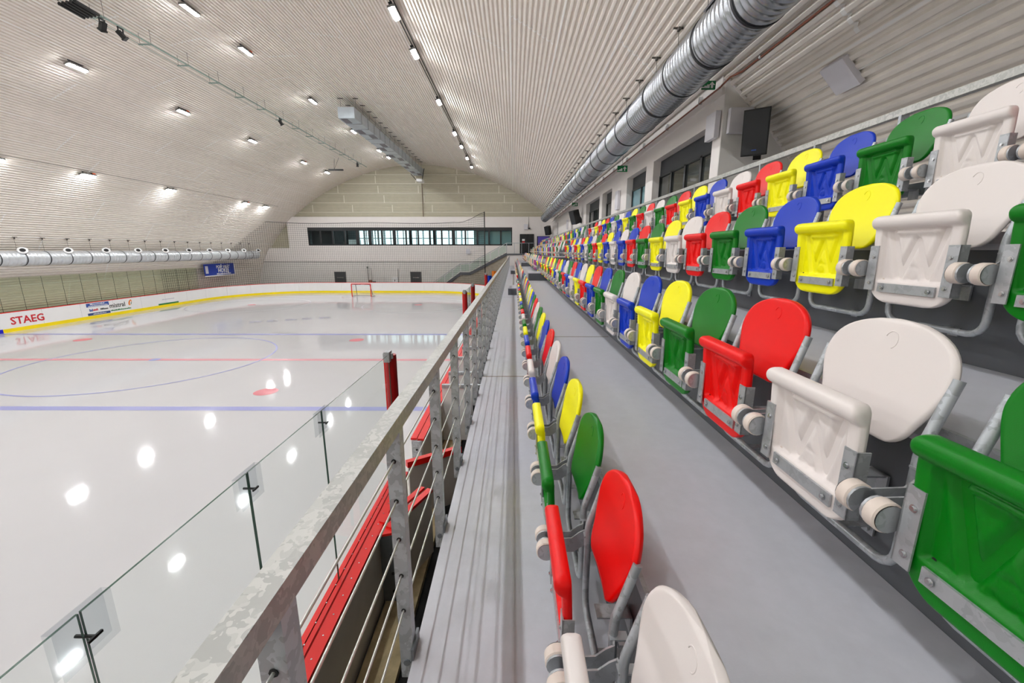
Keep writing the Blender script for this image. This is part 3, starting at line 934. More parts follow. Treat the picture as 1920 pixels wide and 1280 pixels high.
def back_rear(s, z): return back_mid(s, z) + .013 - back_round(s, z)

def frame_mb(n=10):
    """both side tubes and the U that joins them at the bottom: one bent tube"""
    yw = .217; zb = .15; rc = .06
    side = [(-.062, yw, .715), (-.108, yw, .56), (-.117, yw, .53), (-.120, yw, .50), (-.120, yw, zb + rc)]
    corner = [(-.120, yw - rc + rc * math.cos(a), zb + rc - rc * math.sin(a)) for a in (R(22), R(45), R(68))]
    low = [(-.120, yw - rc, zb)]
    half = side + corner + low
    other = [(p[0], -p[1], p[2]) for p in reversed(half)]
    return MB().tube(half + other, .0138, n)
def arm_mb(s):
    y = s * .2545
    mb = MB()
    # flat plate from the tube to the pivot, welded lug round the tube
    pl = [(-.125, .475), (-.125, .405), (-.17, .372), (-.285, .368), (-.285, .432), (-.18, .436), (-.15, .462)]
    mb.prism([(p[0], p[1]) for p in pl], 'y', y - .003, y + .003)
    mb.bar((-.128, y, .44), (-.118, s * .217, .44), .006, .07).box(-.135, -.08, s * .21, s * .24, .47, .476)
    mb.cyl((-.285, y - s * .004, .40), (-.285, y + s * .003, .40), .0375, 16)
    return mb
def roller_mb(s, n=20):
    y0 = s * .213; y1 = s * .250
    mb = MB(); c = (-.285, .40); ro, ri = .041, .033
    vs = []; prof = [(y0, ro - .004), (y0 + s * .004, ro), (y1 - s * .004, ro), (y1, ro - .004), (y1, ri), (y1 - s * .006, ri)]
    m = len(prof)
    for k in range(n):
        a = 2 * math.pi * k / n
        vs += [(c[0] + r_ * math.cos(a), yy, c[1] + r_ * math.sin(a)) for yy, r_ in prof]
    fs = [(k * m + j, k * m + j + 1, ((k + 1) % n) * m + j + 1, ((k + 1) % n) * m + j) for k in range(n) for j in range(m - 1)]
    return mb.add(vs, fs)
def roller_face(s, n=20):
    return MB().disc((-.285, s * .2105, .40), (0, -s, 0), .0365, n)
def bracket_mb(s):
    mb = MB()
    xs_ = seat_base(.40) - .006
    y0, y1 = s * .158, s * .203
    mb.box(xs_ - .0085, xs_ - .0035, y0, y1, .30, .505)
    mb.box(xs_ - .0085, xs_ + .03, y1 - s * .004, y1, .30, .505)
    return mb
def hexbolts(pts, ax):
    mb = MB()
    for p in pts:
        a = Vector(p); b = a + Vector(ax)
        mb.tube([a, a + Vector(ax) * .35], .0095, 12); mb.tube([a, b], .006, 10)
    return mb
XFb = seat_base(.40) - .0145
bolt_pts = [(XFb, s * .176, zz) for s in (-1, 1) for zz in (.335, .455)] + [(XFb + .001, s * .11, .316) for s in (-1, 1)]
COLS = {'w': 'white', 'r': 'red', 'g': 'green', 'y': 'yellow', 'b': 'blue'}

ME = {}
def seat_meshes():
    hi_s = shell(58, 64, SZ0, SZ1, seat_w, seat_front, seat_back)
    hi_b = shell(30, 30, BZ0, BZ1, back_w, back_front, back_rear)
    md_s = shell(18, 20, SZ0, SZ1, seat_w, seat_front, seat_back)
    md_b = shell(12, 14, BZ0, BZ1, back_w, back_front, back_rear)
    arc = []
    for k in range(13):
        a = R(20) + R(230) * k / 12
        s, z = .022 * math.cos(a) * .95, .775 + .026 * math.sin(a)
        arc.append((back_front(s, z) - .0002, s, z))
    arc_mb = MB().tube(arc, .0016, 5)
    lo = MB()
    lo.add(*[(m.v, m.f) for m in [shell(7, 7, SZ0, SZ1, seat_w, seat_back if False else (lambda s, z: seat_base(z) - .02), seat_back)]][0])
    lo.add(*[(m.v, m.f) for m in [shell(7, 8, BZ0, BZ1, back_w, back_front, back_rear)]][0])
    fr = frame_mb(5)
    lo.slot(1).add(fr.v, fr.f)
    for s in (-1, 1):
        lo.box(-.285, -.12, s * .215, s * .226, .37, .44)
        lo.slot(2).cyl((-.285, s * .212, .40), (-.285, s * .25, .40), .041, 8).slot(1)
    holes = MB()
    for i in range(4):
        a, b = Wp[i], Wp[i + 1]
        for q in range(1, 6):
            t = q / 6; s = a[0] + (b[0] - a[0]) * t; z = a[1] + (b[1] - a[1]) * t
            holes.disc((seat_front(s, z) - .003, s, z), (-1, 0, 0), .004, 8)
    for s in (-1, 1): holes.disc((seat_front(s * .135, .352) - .001, s * .135, .352), (-1, 0, 0), .006, 10)
    for c, nm in COLS.items():
        m = 'ch_' + nm
        ME['hs', c] = hi_s.mesh('seat', m, 'all'); ME['hb', c] = hi_b.mesh('backrest', m, 'all'); ME['ha', c] = arc_mb.mesh('number_recess', m, 'all')
        ME['ms', c] = md_s.mesh('seat', m, 'all'); ME['mb', c] = md_b.mesh('backrest', m, 'all')
        ME['lo', c] = lo.mesh('stadium_seat', [m, 'galv', 'roller'], True)
    ME['fr'] = frame_mb(10).mesh('tube_frame', 'galv', True); ME['frl'] = frame_mb(6).mesh('tube_frame', 'galv', True)
    for s in (-1, 1):
        ME['arm', s] = arm_mb(s).mesh('arm', 'steel', True); ME['rol', s] = roller_mb(s).mesh('roller', 'roller', True)
        ME['rof', s] = roller_face(s).mesh('roller_face', 'steel'); ME['brk', s] = bracket_mb(s).mesh('side_bracket', 'steel')
        al = MB().box(-.285, -.12, s * .251, s * .257, .37, .44); ME['arml', s] = al.mesh('arm', 'steel')
        ME['roll', s] = roller_mb(s, 10).mesh('roller', 'roller', True); ME['rofl', s] = roller_face(s, 10).mesh('roller_face', 'steel')
    xs_ = seat_base(.305) - .006
    ME['bar'] = MB().box(xs_ - .009, xs_ - .002, -.135, .135, .296, .336).mesh('stiffener_bar', 'steel')
    ME['bolt'] = [hexbolts([p], (-.006, 0, 0)).mesh('bolt', 'bolt', True) for p in bolt_pts]
    for c in COLS: ME['hole', c] = holes.mesh('drain_holes', 'roller' if c == 'w' else 'hole')
    ME['mount'] = [MB().box(-.125, -.002, -.03, .03, .33, .336).box(-.01, -.002, -.035, .035, .27, .336).mesh('wall_bracket', 'steel'), MB().box(-.10, -.002, .19, .222, .43, .436).mesh('wall_bracket', 'steel'), MB().box(-.10, -.002, -.222, -.19, .43, .436).mesh('wall_bracket', 'steel')]
    ME['foot'] = MB().box(-.122, -.002, -.02, .02, .145, .15).box(-.008, -.002, -.022, .022, .11, .15).cyl((-.016, 0, .128), (-.006, 0, .128), .01, 8).mesh('foot_bracket', 'steel')
seat_meshes()

seqs = ['wrgybwrbygwrgbywygrby', 'gwrgybwgbrywbrgwbyrgy', 'gwybgrwygrbwbyrgwbyr', 'rwgbyrwbyrgwrgybwgbrywr']
phase = [.69, .68, 1.28, 1.91]
rown = ['front row', 'second row', 'third row', 'top row']
for r in range(4):
    rnd = random.Random(20 + r); seq = list(seqs[r])
    while len(seq) < 90:
        c = rnd.choice('wrgyb')
        if c != seq[-1]: seq.append(c)
    num = 0; k = 0
    y = phase[r]
    zb = -.400 - .639 + ROWH * (r - 1)
    lim = 42.9
    while y < lim:
        if any(a - .28 < y < b + .28 for a, b, _ in steps):
            y += PITCH; continue
        c = seq[num]; num += 1
        lab = '%s tip-up stadium seat, %s from the near end of the %s' % (COLS[c], ordinal(num), rown[r])
        loc = (XR[r], y, zb)
        grp = 'stadium seats in the ' + rown[r]
        if y < 7.5:
            t = thing('stadium_seat', lab, 'seat', loc, grp)
            s_ = link('seat', ME['hs', c], t); b_ = link('backrest', ME['hb', c], t)
            link('number_recess', ME['ha', c], b_)
            link('stiffener_bar', ME['bar'], s_); [link('bolt', q, s_) for q in ME['bolt']]; link('drain_holes', ME['hole', c], s_)
            link('tube_frame', ME['fr'], t); [link('wall_bracket', q, t) for q in ME['mount']]; link('foot_bracket', ME['foot'], t)
            for s in (-1, 1):
                link('side_bracket', ME['brk', s], s_); a_ = link('arm', ME['arm', s], t)
                q = link('roller', ME['rol', s], t); link('roller_face', ME['rof', s], q)
        elif y < 17:
            t = thing('stadium_seat', lab, 'seat', loc, grp)
            s_ = link('seat', ME['ms', c], t); link('backrest', ME['mb', c], t); link('tube_frame', ME['frl'], t)
            link('stiffener_bar', ME['bar'], s_)
            for s in (-1, 1):
                link('side_bracket', ME['brk', s], s_); link('arm', ME['arml', s], t); q = link('roller', ME['roll', s], t); link('roller_face', ME['rofl', s], q)
        else:
            o = link('stadium_seat', ME['lo', c], None, loc); tag(o, lab, 'seat', grp)
        y += PITCH

# ------------------------------------------------------------------ ventilation ducts
def spiral_duct(name, label, x, z, r, y0, y1, m, seam=.12, strap=1.25, end=True):
    t = thing(name, label, 'duct', (x, y0, z))
    mb = MB(); n = 40; vs = []; fs = []
    ys = []
    y = y0
    while y < y1:
        ys += [(y, r), (y + seam * .86, r), (y + seam * .90, r + .005), (y + seam * .96, r + .005)]; y += seam
    ys.append((y1, r))
    for yy, rr in ys:
        for k in range(n):
            a = 2 * math.pi * k / n; vs.append((x + rr * math.cos(a), yy, z + rr * math.sin(a)))
    for i in range(len(ys) - 1):
        for k in range(n): fs.append((i * n + k, (i + 1) * n + k, (i + 1) * n + (k + 1) % n, i * n + (k + 1) % n))
    obj('pipe', mb.add(vs, fs), m, t, smooth='all')
    if end: obj('end_cap', MB().disc((x, y1, z), (0, 1, 0), r, 32).disc((x, y1 - .3, z), (0, -1, 0), r * .99, 32), 'strap', t)
    me = MB(); me2 = []
    for k in range(n):
        a = 2 * math.pi * k / n
        me2 += [(math.cos(a) * (r + .012), 0, math.sin(a) * (r + .012)), (math.cos(a) * (r + .012), .045, math.sin(a) * (r + .012)), (math.cos(a) * (r - .002), 0, math.sin(a) * (r - .002)), (math.cos(a) * (r - .002), .045, math.sin(a) * (r - .002))]
    q = []
    for k in range(n):
        a = 4 * k; b = 4 * ((k + 1) % n); q += [(a, a + 1, b + 1, b), (a, b, b + 2, a + 2), (a + 1, a + 3, b + 3, b + 1)]
    sm = me.add(me2, q).mesh('strap', 'strap', True)
    yy = y0 + .4
    while yy < y1:
        link('strap', sm, t, (0, yy - y0, 0)); yy += strap
    return t
dr = spiral_duct('spiral_duct', 'large silver spiral duct under the ceiling above the stand', 3.2, 3.25, .4, -3.0, 44.0, 'duct')
nrm = Vector((.66, 0, .75))
cl = MB(); 
base_s = None
def roof_hit(x, z, dx, dz):
    l = 0
    while l < 4:
        if z + dz * l > roof_z(x + dx * l) - .03: return x + dx * l, z + dz * l
        l += .01
    return x + dx * l, z + dz * l
hx, hz = roof_hit(3.2, 3.66, -.06, 1.0)
hanger = MB().tube([(3.2, 0, 3.65), (hx, 0, hz)], .006, 5)
hanger.box(hx - .10, hx + .10, -.02, .02, hz - .055, hz - .03).box(hx - .025, hx + .025, -.08, .02, hz - .10, hz - .05)
hm = hanger.mesh('hanger', 'tray', off=(3.2, 0, 3.25))
for k in range(36): link('hanger', hm, dr, (0, .8 + 1.25 * k, 0))
gm = MB()
for k in range(12): gm.obox(Matrix.Translation((3.2, 0, 3.25)) @ Matrix.Rotation(R(52), 4, 'Y') @ Matrix.Translation((-.41, -.4 + .07 * k, 0)), .02, .03, .26)
gm.obox(Matrix.Translation((3.2, 0, 3.25)) @ Matrix.Rotation(R(52), 4, 'Y') @ Matrix.Translation((-.4, 0, 0)), .02, .95, .32)
gme = gm.mesh('air_grille', 'grille', off=(3.2, 0, 3.25))
for y in (1.5, 6.6, 11.7, 16.8, 21.9, 27, 32): link('air_grille', gme, dr, (0, y + 3.0, 0))

dl = spiral_duct('spiral_duct', 'pale spiral duct with round nozzles along the far left wall', -26.85, -.42, .4, 6.0, 43.9, 'duct_light', seam=.2, strap=1.175)
def nozzle():
    c = Vector((-26.85 + .18, 0, -.42 + .32)); d = Vector((.52, -.42, .52)).normalized()
    mb = MB().tube([c, c + d * .16], .13, 16).slot(1).tube([c + d * .13, c + d * .2], .21, 18).slot(2).tube([c + d * .2, c + d * .206], .12, 14)
    return mb.mesh('air_nozzle', ['duct_light', 'white_plastic', 'black'], True, off=(-26.85, 0, -.42))
nzm = nozzle()
for k in range(-6, 10): link('air_nozzle', nzm, dl, (0, 22.9 + 2.35 * k - 6.0, 0))
hx, hz = roof_hit(-26.98, -.05, 0, 1.0)
hg = MB().tube([(-26.98, 0, -.04), (hx, 0, hz)], .006, 5).box(hx - .03, hx + .09, -.1, .1, hz - .06, hz - .03).box(hx, hx + .05, -.02, .02, hz - .15, hz - .03)
hgm = hg.mesh('hanger', 'tray', off=(-26.85, 0, -.42))
for k in range(28): link('hanger', hgm, dl, (0, .7 + 1.35 * k, 0))

# rectangular duct on the ridge
bx = (-10.62, -9.62); bz = (7.83, 8.45)
rd = thing('box_duct', 'rectangular galvanised duct hanging under the ridge', 'duct', (bx[0], 27.3, bz[0]))
y = 27.3; k = 0
while y < 46.3:
    L = 1.22
    o = obj('duct_section', MB().box(bx[0], bx[1], y + .015, y + L - .015, bz[0], bz[1]), 'duct_box', rd)
    obj('flange', MB().box(bx[0] - .03, bx[1] + .03, y + L - .03, y + L + .03, bz[0] - .03, bz[1] + .03), 'galv', rd)
    if k % 3 != 1:
        xg = bx[0] + .08 if k % 2 == 0 else bx[0] + .52
        obj('air_grille', MB().box(xg, xg + .4, y + .15, y + 1.05, bz[0] - .015, bz[0] + .01), 'grille', o)
    for xx in (bx[0] + .1, bx[1] + .02):
        zt = roof_z(xx) - .04
        obj('hanger', MB().tube([(xx, y + .3, bz[1]), (xx, y + .3, zt)], .008, 5).box(xx - .15, xx + .15, y + .27, y + .33, zt - .05, zt - .01), 'tray', rd)
    y += L; k += 1
obj('end_frame', MB().tube([(bx[0] - .25, 46.4, bz[0] + .1), (bx[0] + .5, 46.5, bz[0] - .75)], .04, 6).tube([(bx[1] + .2, 46.4, bz[1]), (bx[1] - .1, 46.5, bz[0] - .6)], .04, 6), 'strap', rd)
obj('drop_box', MB().box(bx[0] + .45, bx[1] + .05, 45.8, 46.9, bz[0] - .75, bz[0] - .5), 'white_plastic', rd)
dp = thing('drop_pipe', 'thin dark pipe running down the gable below the ridge duct', 'pipe', (-9.9, 47.4, 3.6))
obj('pipe', MB().tube([(-9.95, 47.45, 7.1), (-9.95, 47.45, 3.6)], .04, 6), 'pipe', dp)

# ------------------------------------------------------------------ lamps
def lamp_mesh(tilt):
    M = Matrix.Rotation(tilt, 4, 'Y')
    a = MB().obox(M @ Matrix.Translation((0, 0, .05)), .24, .80, .07)
    b = MB().obox(M @ Matrix.Translation((0, 0, .004)), .14, .76, .02)
    c = MB().obox(M @ Matrix.Translation((-.0, .33, .16)), .16, .14, .13)
    d = MB().obox(M @ Matrix.Translation((0, -.25, .13)), .05, .05, .14).obox(M @ Matrix.Translation((0, .22, .13)), .05, .05, .14).obox(M @ Matrix.Translation((0, 0, .2)), .12, .62, .03)
    return a.mesh('housing', 'lamp_body'), b.mesh('diffuser', 'lamp'), c.mesh('end_box', 'orange'), d.mesh('hanger', 'strap')
rows = [('outermost left row', -23.6, 4.05, R(-16), [-12, -7, -2, 3.2, 8.5, 14.2, 20, 24.3, 30, 38.2, 41.2]),
        ('middle left row', -17.9, 7.3, R(-18), [-12, -7, -2, 3.2, 8.5, 13.5, 18.9, 24.5, 30.6, 37.7, 42.2]),
        ('row beside the ridge duct', -12.1, 8.75, R(-3), [-12, -7, -2, 3.2, 8.5, 13, 17.7, 21, 27.4, 33.9, 40, 42.8]),
        ('right row above the boards', -3.95, 7.65, R(-16), [-12, -7, -2, 3.2, 7.0, 11.2, 15.7, 18.6, 24.1, 30.1, 33.7, 37.7, 41.5])]
for nm, x, z, tilt, ys in rows:
    hs, df, ob, hg = lamp_mesh(tilt)
    for k, y in enumerate(ys):
        t = thing('ceiling_lamp', 'LED ceiling lamp, %s from the far end, %s' % (ordinal(len(ys) - k), nm), 'lamp', (x, y, z), nm)
        link('housing', hs, t); link('diffuser', df, t); link('hanger', hg, t)
        if k % 2 == 1 or 'right' in nm and k % 3 != 2: link('end_box', ob, t)
    tr = thing('cable_tray', 'pair of thin dark cables carrying the lamps of the %s' % nm, 'cable', (x, ys[0], z + .22))
    for dx in (-.05, .06):
        obj('cable', MB().tube([(x + dx, YB + 1, z + .24), (x + dx, 43.2, z + .24)], .024, 5), 'cable_dark', tr)
    for y in np.arange(-10, 43, 4.4):
        zt = roof_z(x) - .03
        obj('drop', MB().tube([(x, y, z + .24), (x, y, zt)], .008, 4), 'tray', tr)

# ------------------------------------------------------------------ lighting truss over the ice
tz, tx = 8.05, -14.5
tr = thing('lighting_truss', 'thin grey-green truss hung over the middle of the ice', 'truss', (tx, 10, tz))
obj('rail', MB().tube([(tx, 3, tz), (tx, 43.5, tz)], .03, 6), 'truss', tr)
obj('rail', MB().tube([(tx - .45, 3, tz), (tx - .45, 43.5, tz)], .012, 5), 'truss', tr)
for y in np.arange(5, 43.5, 1.95):
    obj('cross_bar', MB().box(tx - .5, tx + .05, y - .03, y + .03, tz - .02, tz + .02), 'truss', tr)
    for xx in (tx, tx - .45):
        obj('hanger', MB().tube([(xx, y, tz), (xx, y, roof_z(xx) - .02)], .008, 4), 'tray', tr)
ar = thing('speaker_array', 'black bank of parallel tube fixtures under the truss', 'speaker', (tx, 15.6, tz - .2))
for k in range(5): obj('tube', MB().tube([(tx - .30 + .13 * k, 15.45, tz - .20 + .02 * k), (tx - .30 + .13 * k, 16.25, tz - .22 + .02 * k)], .055, 8), 'black', ar)
obj('yoke', MB().tube([(tx - .25, 15.4, tz - .15), (tx - .3, 15.2, tz), (tx - .1, 15.2, tz + .1), (tx, 15.45, tz)], .015, 5), 'black', ar)
def flood(lab, y, dx, rot):
    t = thing('spotlight', lab, 'spotlight', (tx + dx, y, tz - .3))
    M = Matrix.Translation((tx + dx, y, tz - .26)) @ Matrix.Rotation(rot, 4, 'Y') @ Matrix.Rotation(R(20), 4, 'X')
    obj('head', MB().obox(M, .13, .18, .26).obox(M @ Matrix.Translation((0, 0, -.15)), .18, .22, .05), 'black', t)
    obj('yoke', MB().bar((tx + dx, y - .1, tz - .04), (tx + dx, y - .1, tz - .26), .02, .04).bar((tx + dx, y + .1, tz - .04), (tx + dx, y + .1, tz - .26), .02, .04).box(tx + dx - .03, tx + dx + .03, y - .11, y + .11, tz - .07, tz - .035), 'black', t)
flood('black spotlight tilted left under the truss, next to the tube fixtures', 16.7, -.1, R(40))
flood('black spotlight tilted right under the truss, near the tube fixtures', 17.3, 0, R(-35))
flood('black spotlight far along the truss', 28.0, 0, R(-25))
flood('small black spotlight at the far end of the truss', 41.0, 0, R(10))
hb = thing('hanging_bar', 'black bar hanging on two wires above the far ice', 'bar', (-15.9, 40.0, 7.2))
obj('bar', MB().box(-16.8, -15.5, 39.9, 40.1, 7.1, 7.22), 'black', hb)
obj('wires', MB().tube([(-16.3, 40, 7.2), (-16.2, 40, 8.2)], .015, 4).tube([(-16.3, 40, 7.2), (-15.8, 40, 8.2)], .012, 4), 'black', hb)

# ------------------------------------------------------------------ goal
G = (XM - .0, 40.78)
gt = thing('hockey_goal', 'red-framed hockey goal with net on the far ice', 'goal', (G[0], G[1], ICE))
obj('frame', MB().tube([(G[0] - .94, G[1], ICE), (G[0] - .94, G[1], ICE + 1.2), (G[0] - .92, G[1], ICE + 1.25), (G[0] + .92, G[1], ICE + 1.25), (G[0] + .94, G[1], ICE + 1.2), (G[0] + .94, G[1], ICE)], .045, 8), 'cap_red', gt)
obj('base_frame', MB().tube([(G[0] - .94, G[1], ICE + .05), (G[0] - 1.1, G[1] + .6, ICE + .05), (G[0] - .7, G[1] + 1.05, ICE + .05), (G[0] + .7, G[1] + 1.05, ICE + .05), (G[0] + 1.1, G[1] + .6, ICE + .05), (G[0] + .94, G[1], ICE + .05)], .05, 6), 'board_back', gt)
obj('top_frame', MB().tube([(G[0] - .92, G[1], ICE + 1.22), (G[0] - .7, G[1] + .5, ICE + 1.15), (G[0] - .25, G[1] + .55, ICE + 1.15), (G[0] - .2, G[1] + .2, ICE + 1.2), (G[0] + .2, G[1] + .2, ICE + 1.2), (G[0] + .25, G[1] + .55, ICE + 1.15), (G[0] + .7, G[1] + .5, ICE + 1.15), (G[0] + .92, G[1], ICE + 1.22)], .03, 6).tube([(G[0] - .7, G[1] + .5, ICE + 1.15), (G[0] - .8, G[1] + .95, ICE + .05)], .03, 5).tube([(G[0] + .7, G[1] + .5, ICE + 1.15), (G[0] + .8, G[1] + .95, ICE + .05)], .03, 5), 'dark_steel', gt)
mb = MB()
for k in range(19):
    x = G[0] - .9 + .1 * k
    mb.tube([(x, G[1] + .5, ICE + 1.15), (x, G[1] + 1.0, ICE + .05)], .004, 3, False)
for k in range(10):
    t_ = k / 9
    mb.tube([(G[0] - .9, G[1] + .5 + .5 * t_, ICE + 1.15 - 1.1 * t_), (G[0] + .9, G[1] + .5 + .5 * t_, ICE + 1.15 - 1.1 * t_)], .004, 3, False)
    for s in (-1, 1): mb.tube([(G[0] + s * .93, G[1] + .05 * k, ICE + 1.2), (G[0] + s * (.93 + .1 * t_), G[1] + .11 * k, ICE + .05)], .004, 3, False)
tag(obj('net', mb, 'net_white', gt), kind='stuff')

# ------------------------------------------------------------------ safety net behind the goal
npth = [p for p in PATH if p[1] > 33 and p[0] < -2.6]
npth = [(p[0] - (.12 if p[0] < -20 else 0), p[1] + .12) for p in npth]
NLn = arc_lengths(npth); tot = NLn[-1]
def net_top(s):
    f = s / tot
    if f < .12: return 3.55 - .75 * sstep(0, .12, f)
    if f < .78: return 2.82 + .05 * math.sin(f * 20)
    return 2.82 - 2.3 * ((f - .78) / .22) ** .8
sn = thing('safety_net', 'fine dark safety net hanging behind the goal above the end boards', 'net', (XM, RY[1], CAP))
mb = MB(); cs = .2
cols_ = int(tot / cs); P_ = [sub_path(npth, NLn, 0, max(.001, k * cs))[-1] if k else npth[0] for k in range(cols_ + 1)]
def ribbon(mb, a, b, w, horiz):
    # flat three-sided strand
    mb.tube([a, b], w, 3, False)
for k in range(cols_ + 1):
    ribbon(mb, (P_[k][0], P_[k][1], CAP), (P_[k][0], P_[k][1], net_top(k * cs)), .0085, False)
zz = CAP + .1
while zz < 3.6:
    seg = []
    for k in range(0, cols_ + 1, 2):
        if net_top(k * cs) > zz: seg.append((P_[k][0], P_[k][1], zz))
        else:
            if len(seg) > 1: mb.tube(seg, .0085, 3, False)
            seg = []
    if len(seg) > 1: mb.tube(seg, .0085, 3, False)
    zz += cs
tag(obj('mesh', mb, 'net_black', sn), kind='stuff')
obj('top_cable', MB().tube([(P_[k][0], P_[k][1], net_top(k * cs)) for k in range(0, cols_ + 1, 3)], .022, 5), 'net_black', sn)
obj('edge_rope', MB().tube([(P_[0][0], P_[0][1], CAP - .3), (P_[0][0], P_[0][1], 3.6)], .05, 5), 'net_black', sn)

# ------------------------------------------------------------------ stairs and end deck
SY0, SY1 = 45.55, 47.1
st = thing('staircase', 'concrete staircase with glass balustrade climbing to the end deck', 'staircase', (-8.2, SY0, ICE))
fl1 = ((-8.6, ICE), (-5.75, -2.42)); fl2 = ((-4.7, -2.42), (-.75, -.32))
for (a, b) in (fl1, fl2):
    n = round((b[1] - a[1]) / .17)
    for k in range(n):
        x0 = a[0] + (b[0] - a[0]) * k / n; x1 = a[0] + (b[0] - a[0]) * (k + 1) / n; z1 = a[1] + (b[1] - a[1]) * (k + 1) / n
        obj('tread', MB().box(x0, x1, SY0 + .05, SY1, z1 - .17, z1), 'concrete', st)
obj('landing', MB().box(-5.75, -4.7, SY0 + .05, SY1, -2.6, -2.42), 'concrete', st)
obj('stringer', MB().prism([(-8.3, ICE), (-5.75, -2.6), (-4.7, -2.6), (-.7, -.5), (-.7, -.2), (-4.75, -2.3), (-5.8, -2.3), (-8.7, ICE + .1)], 'y', SY0 - .02, SY0 + .05), 'riser', st)
obj('side_wall', MB().prism([(-8.2, ICE), (-.7, ICE), (-.7, -.5), (-4.7, -2.6), (-5.75, -2.6)], 'y', SY0 + .08, SY0 + .14), 'concrete', st)
hp = [(-8.9, SY0, ICE + .95), (-5.75, SY0, -1.38), (-4.75, SY0, -1.34), (-.75, SY0, .78)]
obj('handrail', MB().tube([(-8.95, SY0, ICE + .2)] + hp + [(-.75, SY0, .78)][:0], .035, 6), 'galv', st)
def hz_at(x):
    return float(np.interp(x, [p[0] for p in hp], [p[2] for p in hp]))
def st_at(x):
    return float(np.interp(x, [-8.7, -5.8, -4.75, -.7], [ICE + .1, -2.3, -2.3, -.2]))
gx_ = [-8.6, -7.5, -6.6, -5.75, -4.75, -3.6, -2.5, -1.6, -.75]
for a, b in zip(gx_[:-1], gx_[1:]):
    obj('post', MB().box(b - .025, b + .025, SY0 - .025, SY0 + .025, st_at(b), hz_at(b)), 'galv', st)
    o = obj('glass_pane', MB().prism([(a + .06, st_at(a) + .08), (b - .06, st_at(b) + .08), (b - .06, hz_at(b) - .1), (a + .06, hz_at(a) - .1)], 'y', SY0 - .005, SY0 + .005), 'stair_glass', st)
dk = thing('end_deck', 'grey end deck on a white base beyond the seat rows', 'deck', (-.7, 44.2, ICE))
obj('slab', MB().box(-.68, WX - .02, 44.1, FY - .1, -.46, -.32), 'riser', dk)
obj('base_wall', MB().box(-.68, 2.9, 44.2, 44.4, ICE, -.46), 'white_wall', dk)
obj('base_side', MB().box(-.68, -.5, 44.4, FY - .1, ICE, -.46), 'concrete', dk)
er = thing('railing', 'thin steel railing on the end deck before the black door', 'railing', (1, 44.2, -.32))
obj('top_rail', MB().tube([(-.7, 44.2, .76), (2.2, 44.2, .76)], .03, 6).tube([(-.7, 44.2, .76), (-.7, 45.5, .76)], .03, 6), 'galv', er)
for x in (-.7, .1, .85, 1.6, 2.2): obj('post', MB().box(x - .02, x + .02, 44.18, 44.22, -.32, .76), 'galv', er)
d = tag(link('door_7', None, None, (1.5, FY - .1, -.32)), kind='structure', label='black double door on the end deck')
obj('leaf', MB().box(.7, 1.46, FY - .12, FY - .03, -.32, 1.78).box(1.48, 2.25, FY - .12, FY - .03, -.32, 1.78), 'black', d)
obj('notice', MB().box(.95, 1.25, FY - .13, FY - .12, 1.05, 1.25), 'ad_white', d); obj('notice', MB().box(.95, 1.25, FY - .13, FY - .12, .85, 1.0), 'ad_red', d)
tv = thing('wall_screen', 'glowing violet display screen beside the black door', 'screen', (3.1, FY - .1, .7))
obj('bezel', MB().box(2.6, 4.0, FY - .2, FY - .08, .5, 1.55), 'black', tv); obj('display', MB().box(2.7, 3.9, FY - .21, FY - .2, .75, 1.5), 'screen', tv)

# ------------------------------------------------------------------ far wall doors and gear
for u0, u1, nm, lab in ((623, 643, 'door_8', 'dark grey door at ice level left of the goal'), (765, 784, 'door_9', 'dark grey double door at ice level right of the goal')):
    x0, x1 = fx(u0, -3) - .02, fx(u1, -3) + .02
    d = tag(link(nm, None, None, ((x0 + x1) / 2, FY - .1, ICE)), kind='structure', label=lab)
    obj('leaf', MB().box(x0, x1, FY - .12, FY - .05, ICE, -2.36), 'door_dark', d)
    obj('frame', MB().box(x0 - .05, x0, FY - .13, FY - .05, ICE, -2.32).box(x1, x1 + .05, FY - .13, FY - .05, ICE, -2.32).box(x0 - .05, x1 + .05, FY - .13, FY - .05, -2.36, -2.3), 'joint', d)
    obj('push_bar', MB().box(x0 + .25, x1 - .25, FY - .15, FY - .12, ICE + 1.45, ICE + 1.5), 'bolt', d)
ht = thing('hydrant_trolley', 'trolley with upright poles and red canister against the end wall', 'trolley', (-16.0, FY - .4, ICE))
obj('poles', MB().tube([(-16.3, FY - .3, ICE), (-16.35, FY - .3, -1.75)], .03, 5).tube([(-15.9, FY - .3, ICE), (-15.95, FY - .3, -1.9)], .025, 5).box(-16.42, -16.28, FY - .36, FY - .24, -1.95, -1.75), 'lamp_body', ht)
obj('canister', MB().cyl((-16.1, FY - .4, ICE + .3), (-16.1, FY - .4, ICE + 1.2), .2, 10), 'copper', ht)
obj('cart', MB().box(-15.8, -15.5, FY - .5, FY - .3, ICE, ICE + 1.1).box(-16.5, -15.4, FY - .5, FY - .3, ICE + .2, ICE + .3), 'lamp_body', ht)
wc = thing('wall_cabinet', 'white wall cabinet with a riser pipe on the end wall', 'cabinet', (-13.3, FY - .2, -3.4))
obj('body', MB().box(-13.65, -13.05, FY - .25, FY - .07, -3.6, -2.95), 'white_plastic', wc); obj('riser', MB().tube([(-13.0, FY - .1, -3.6), (-13.0, FY - .1, -2.0)], .03, 5), 'joint', wc)
obj('lock', MB().box(-13.4, -13.34, FY - .26, FY - .25, -3.4, -3.2), 'black', wc)
rs = thing('fire_sign', 'small red sign on the end wall beside the left door', 'sign', (-19.6, FY - .1, -3.5))
obj('plate', MB().box(-19.8, -19.35, FY - .09, FY - .07, -3.6, -3.35), 'ad_red', rs); obj('pictogram', MB().box(-19.62, -19.55, FY - .095, FY - .09, -3.55, -3.4), 'ad_white', rs)
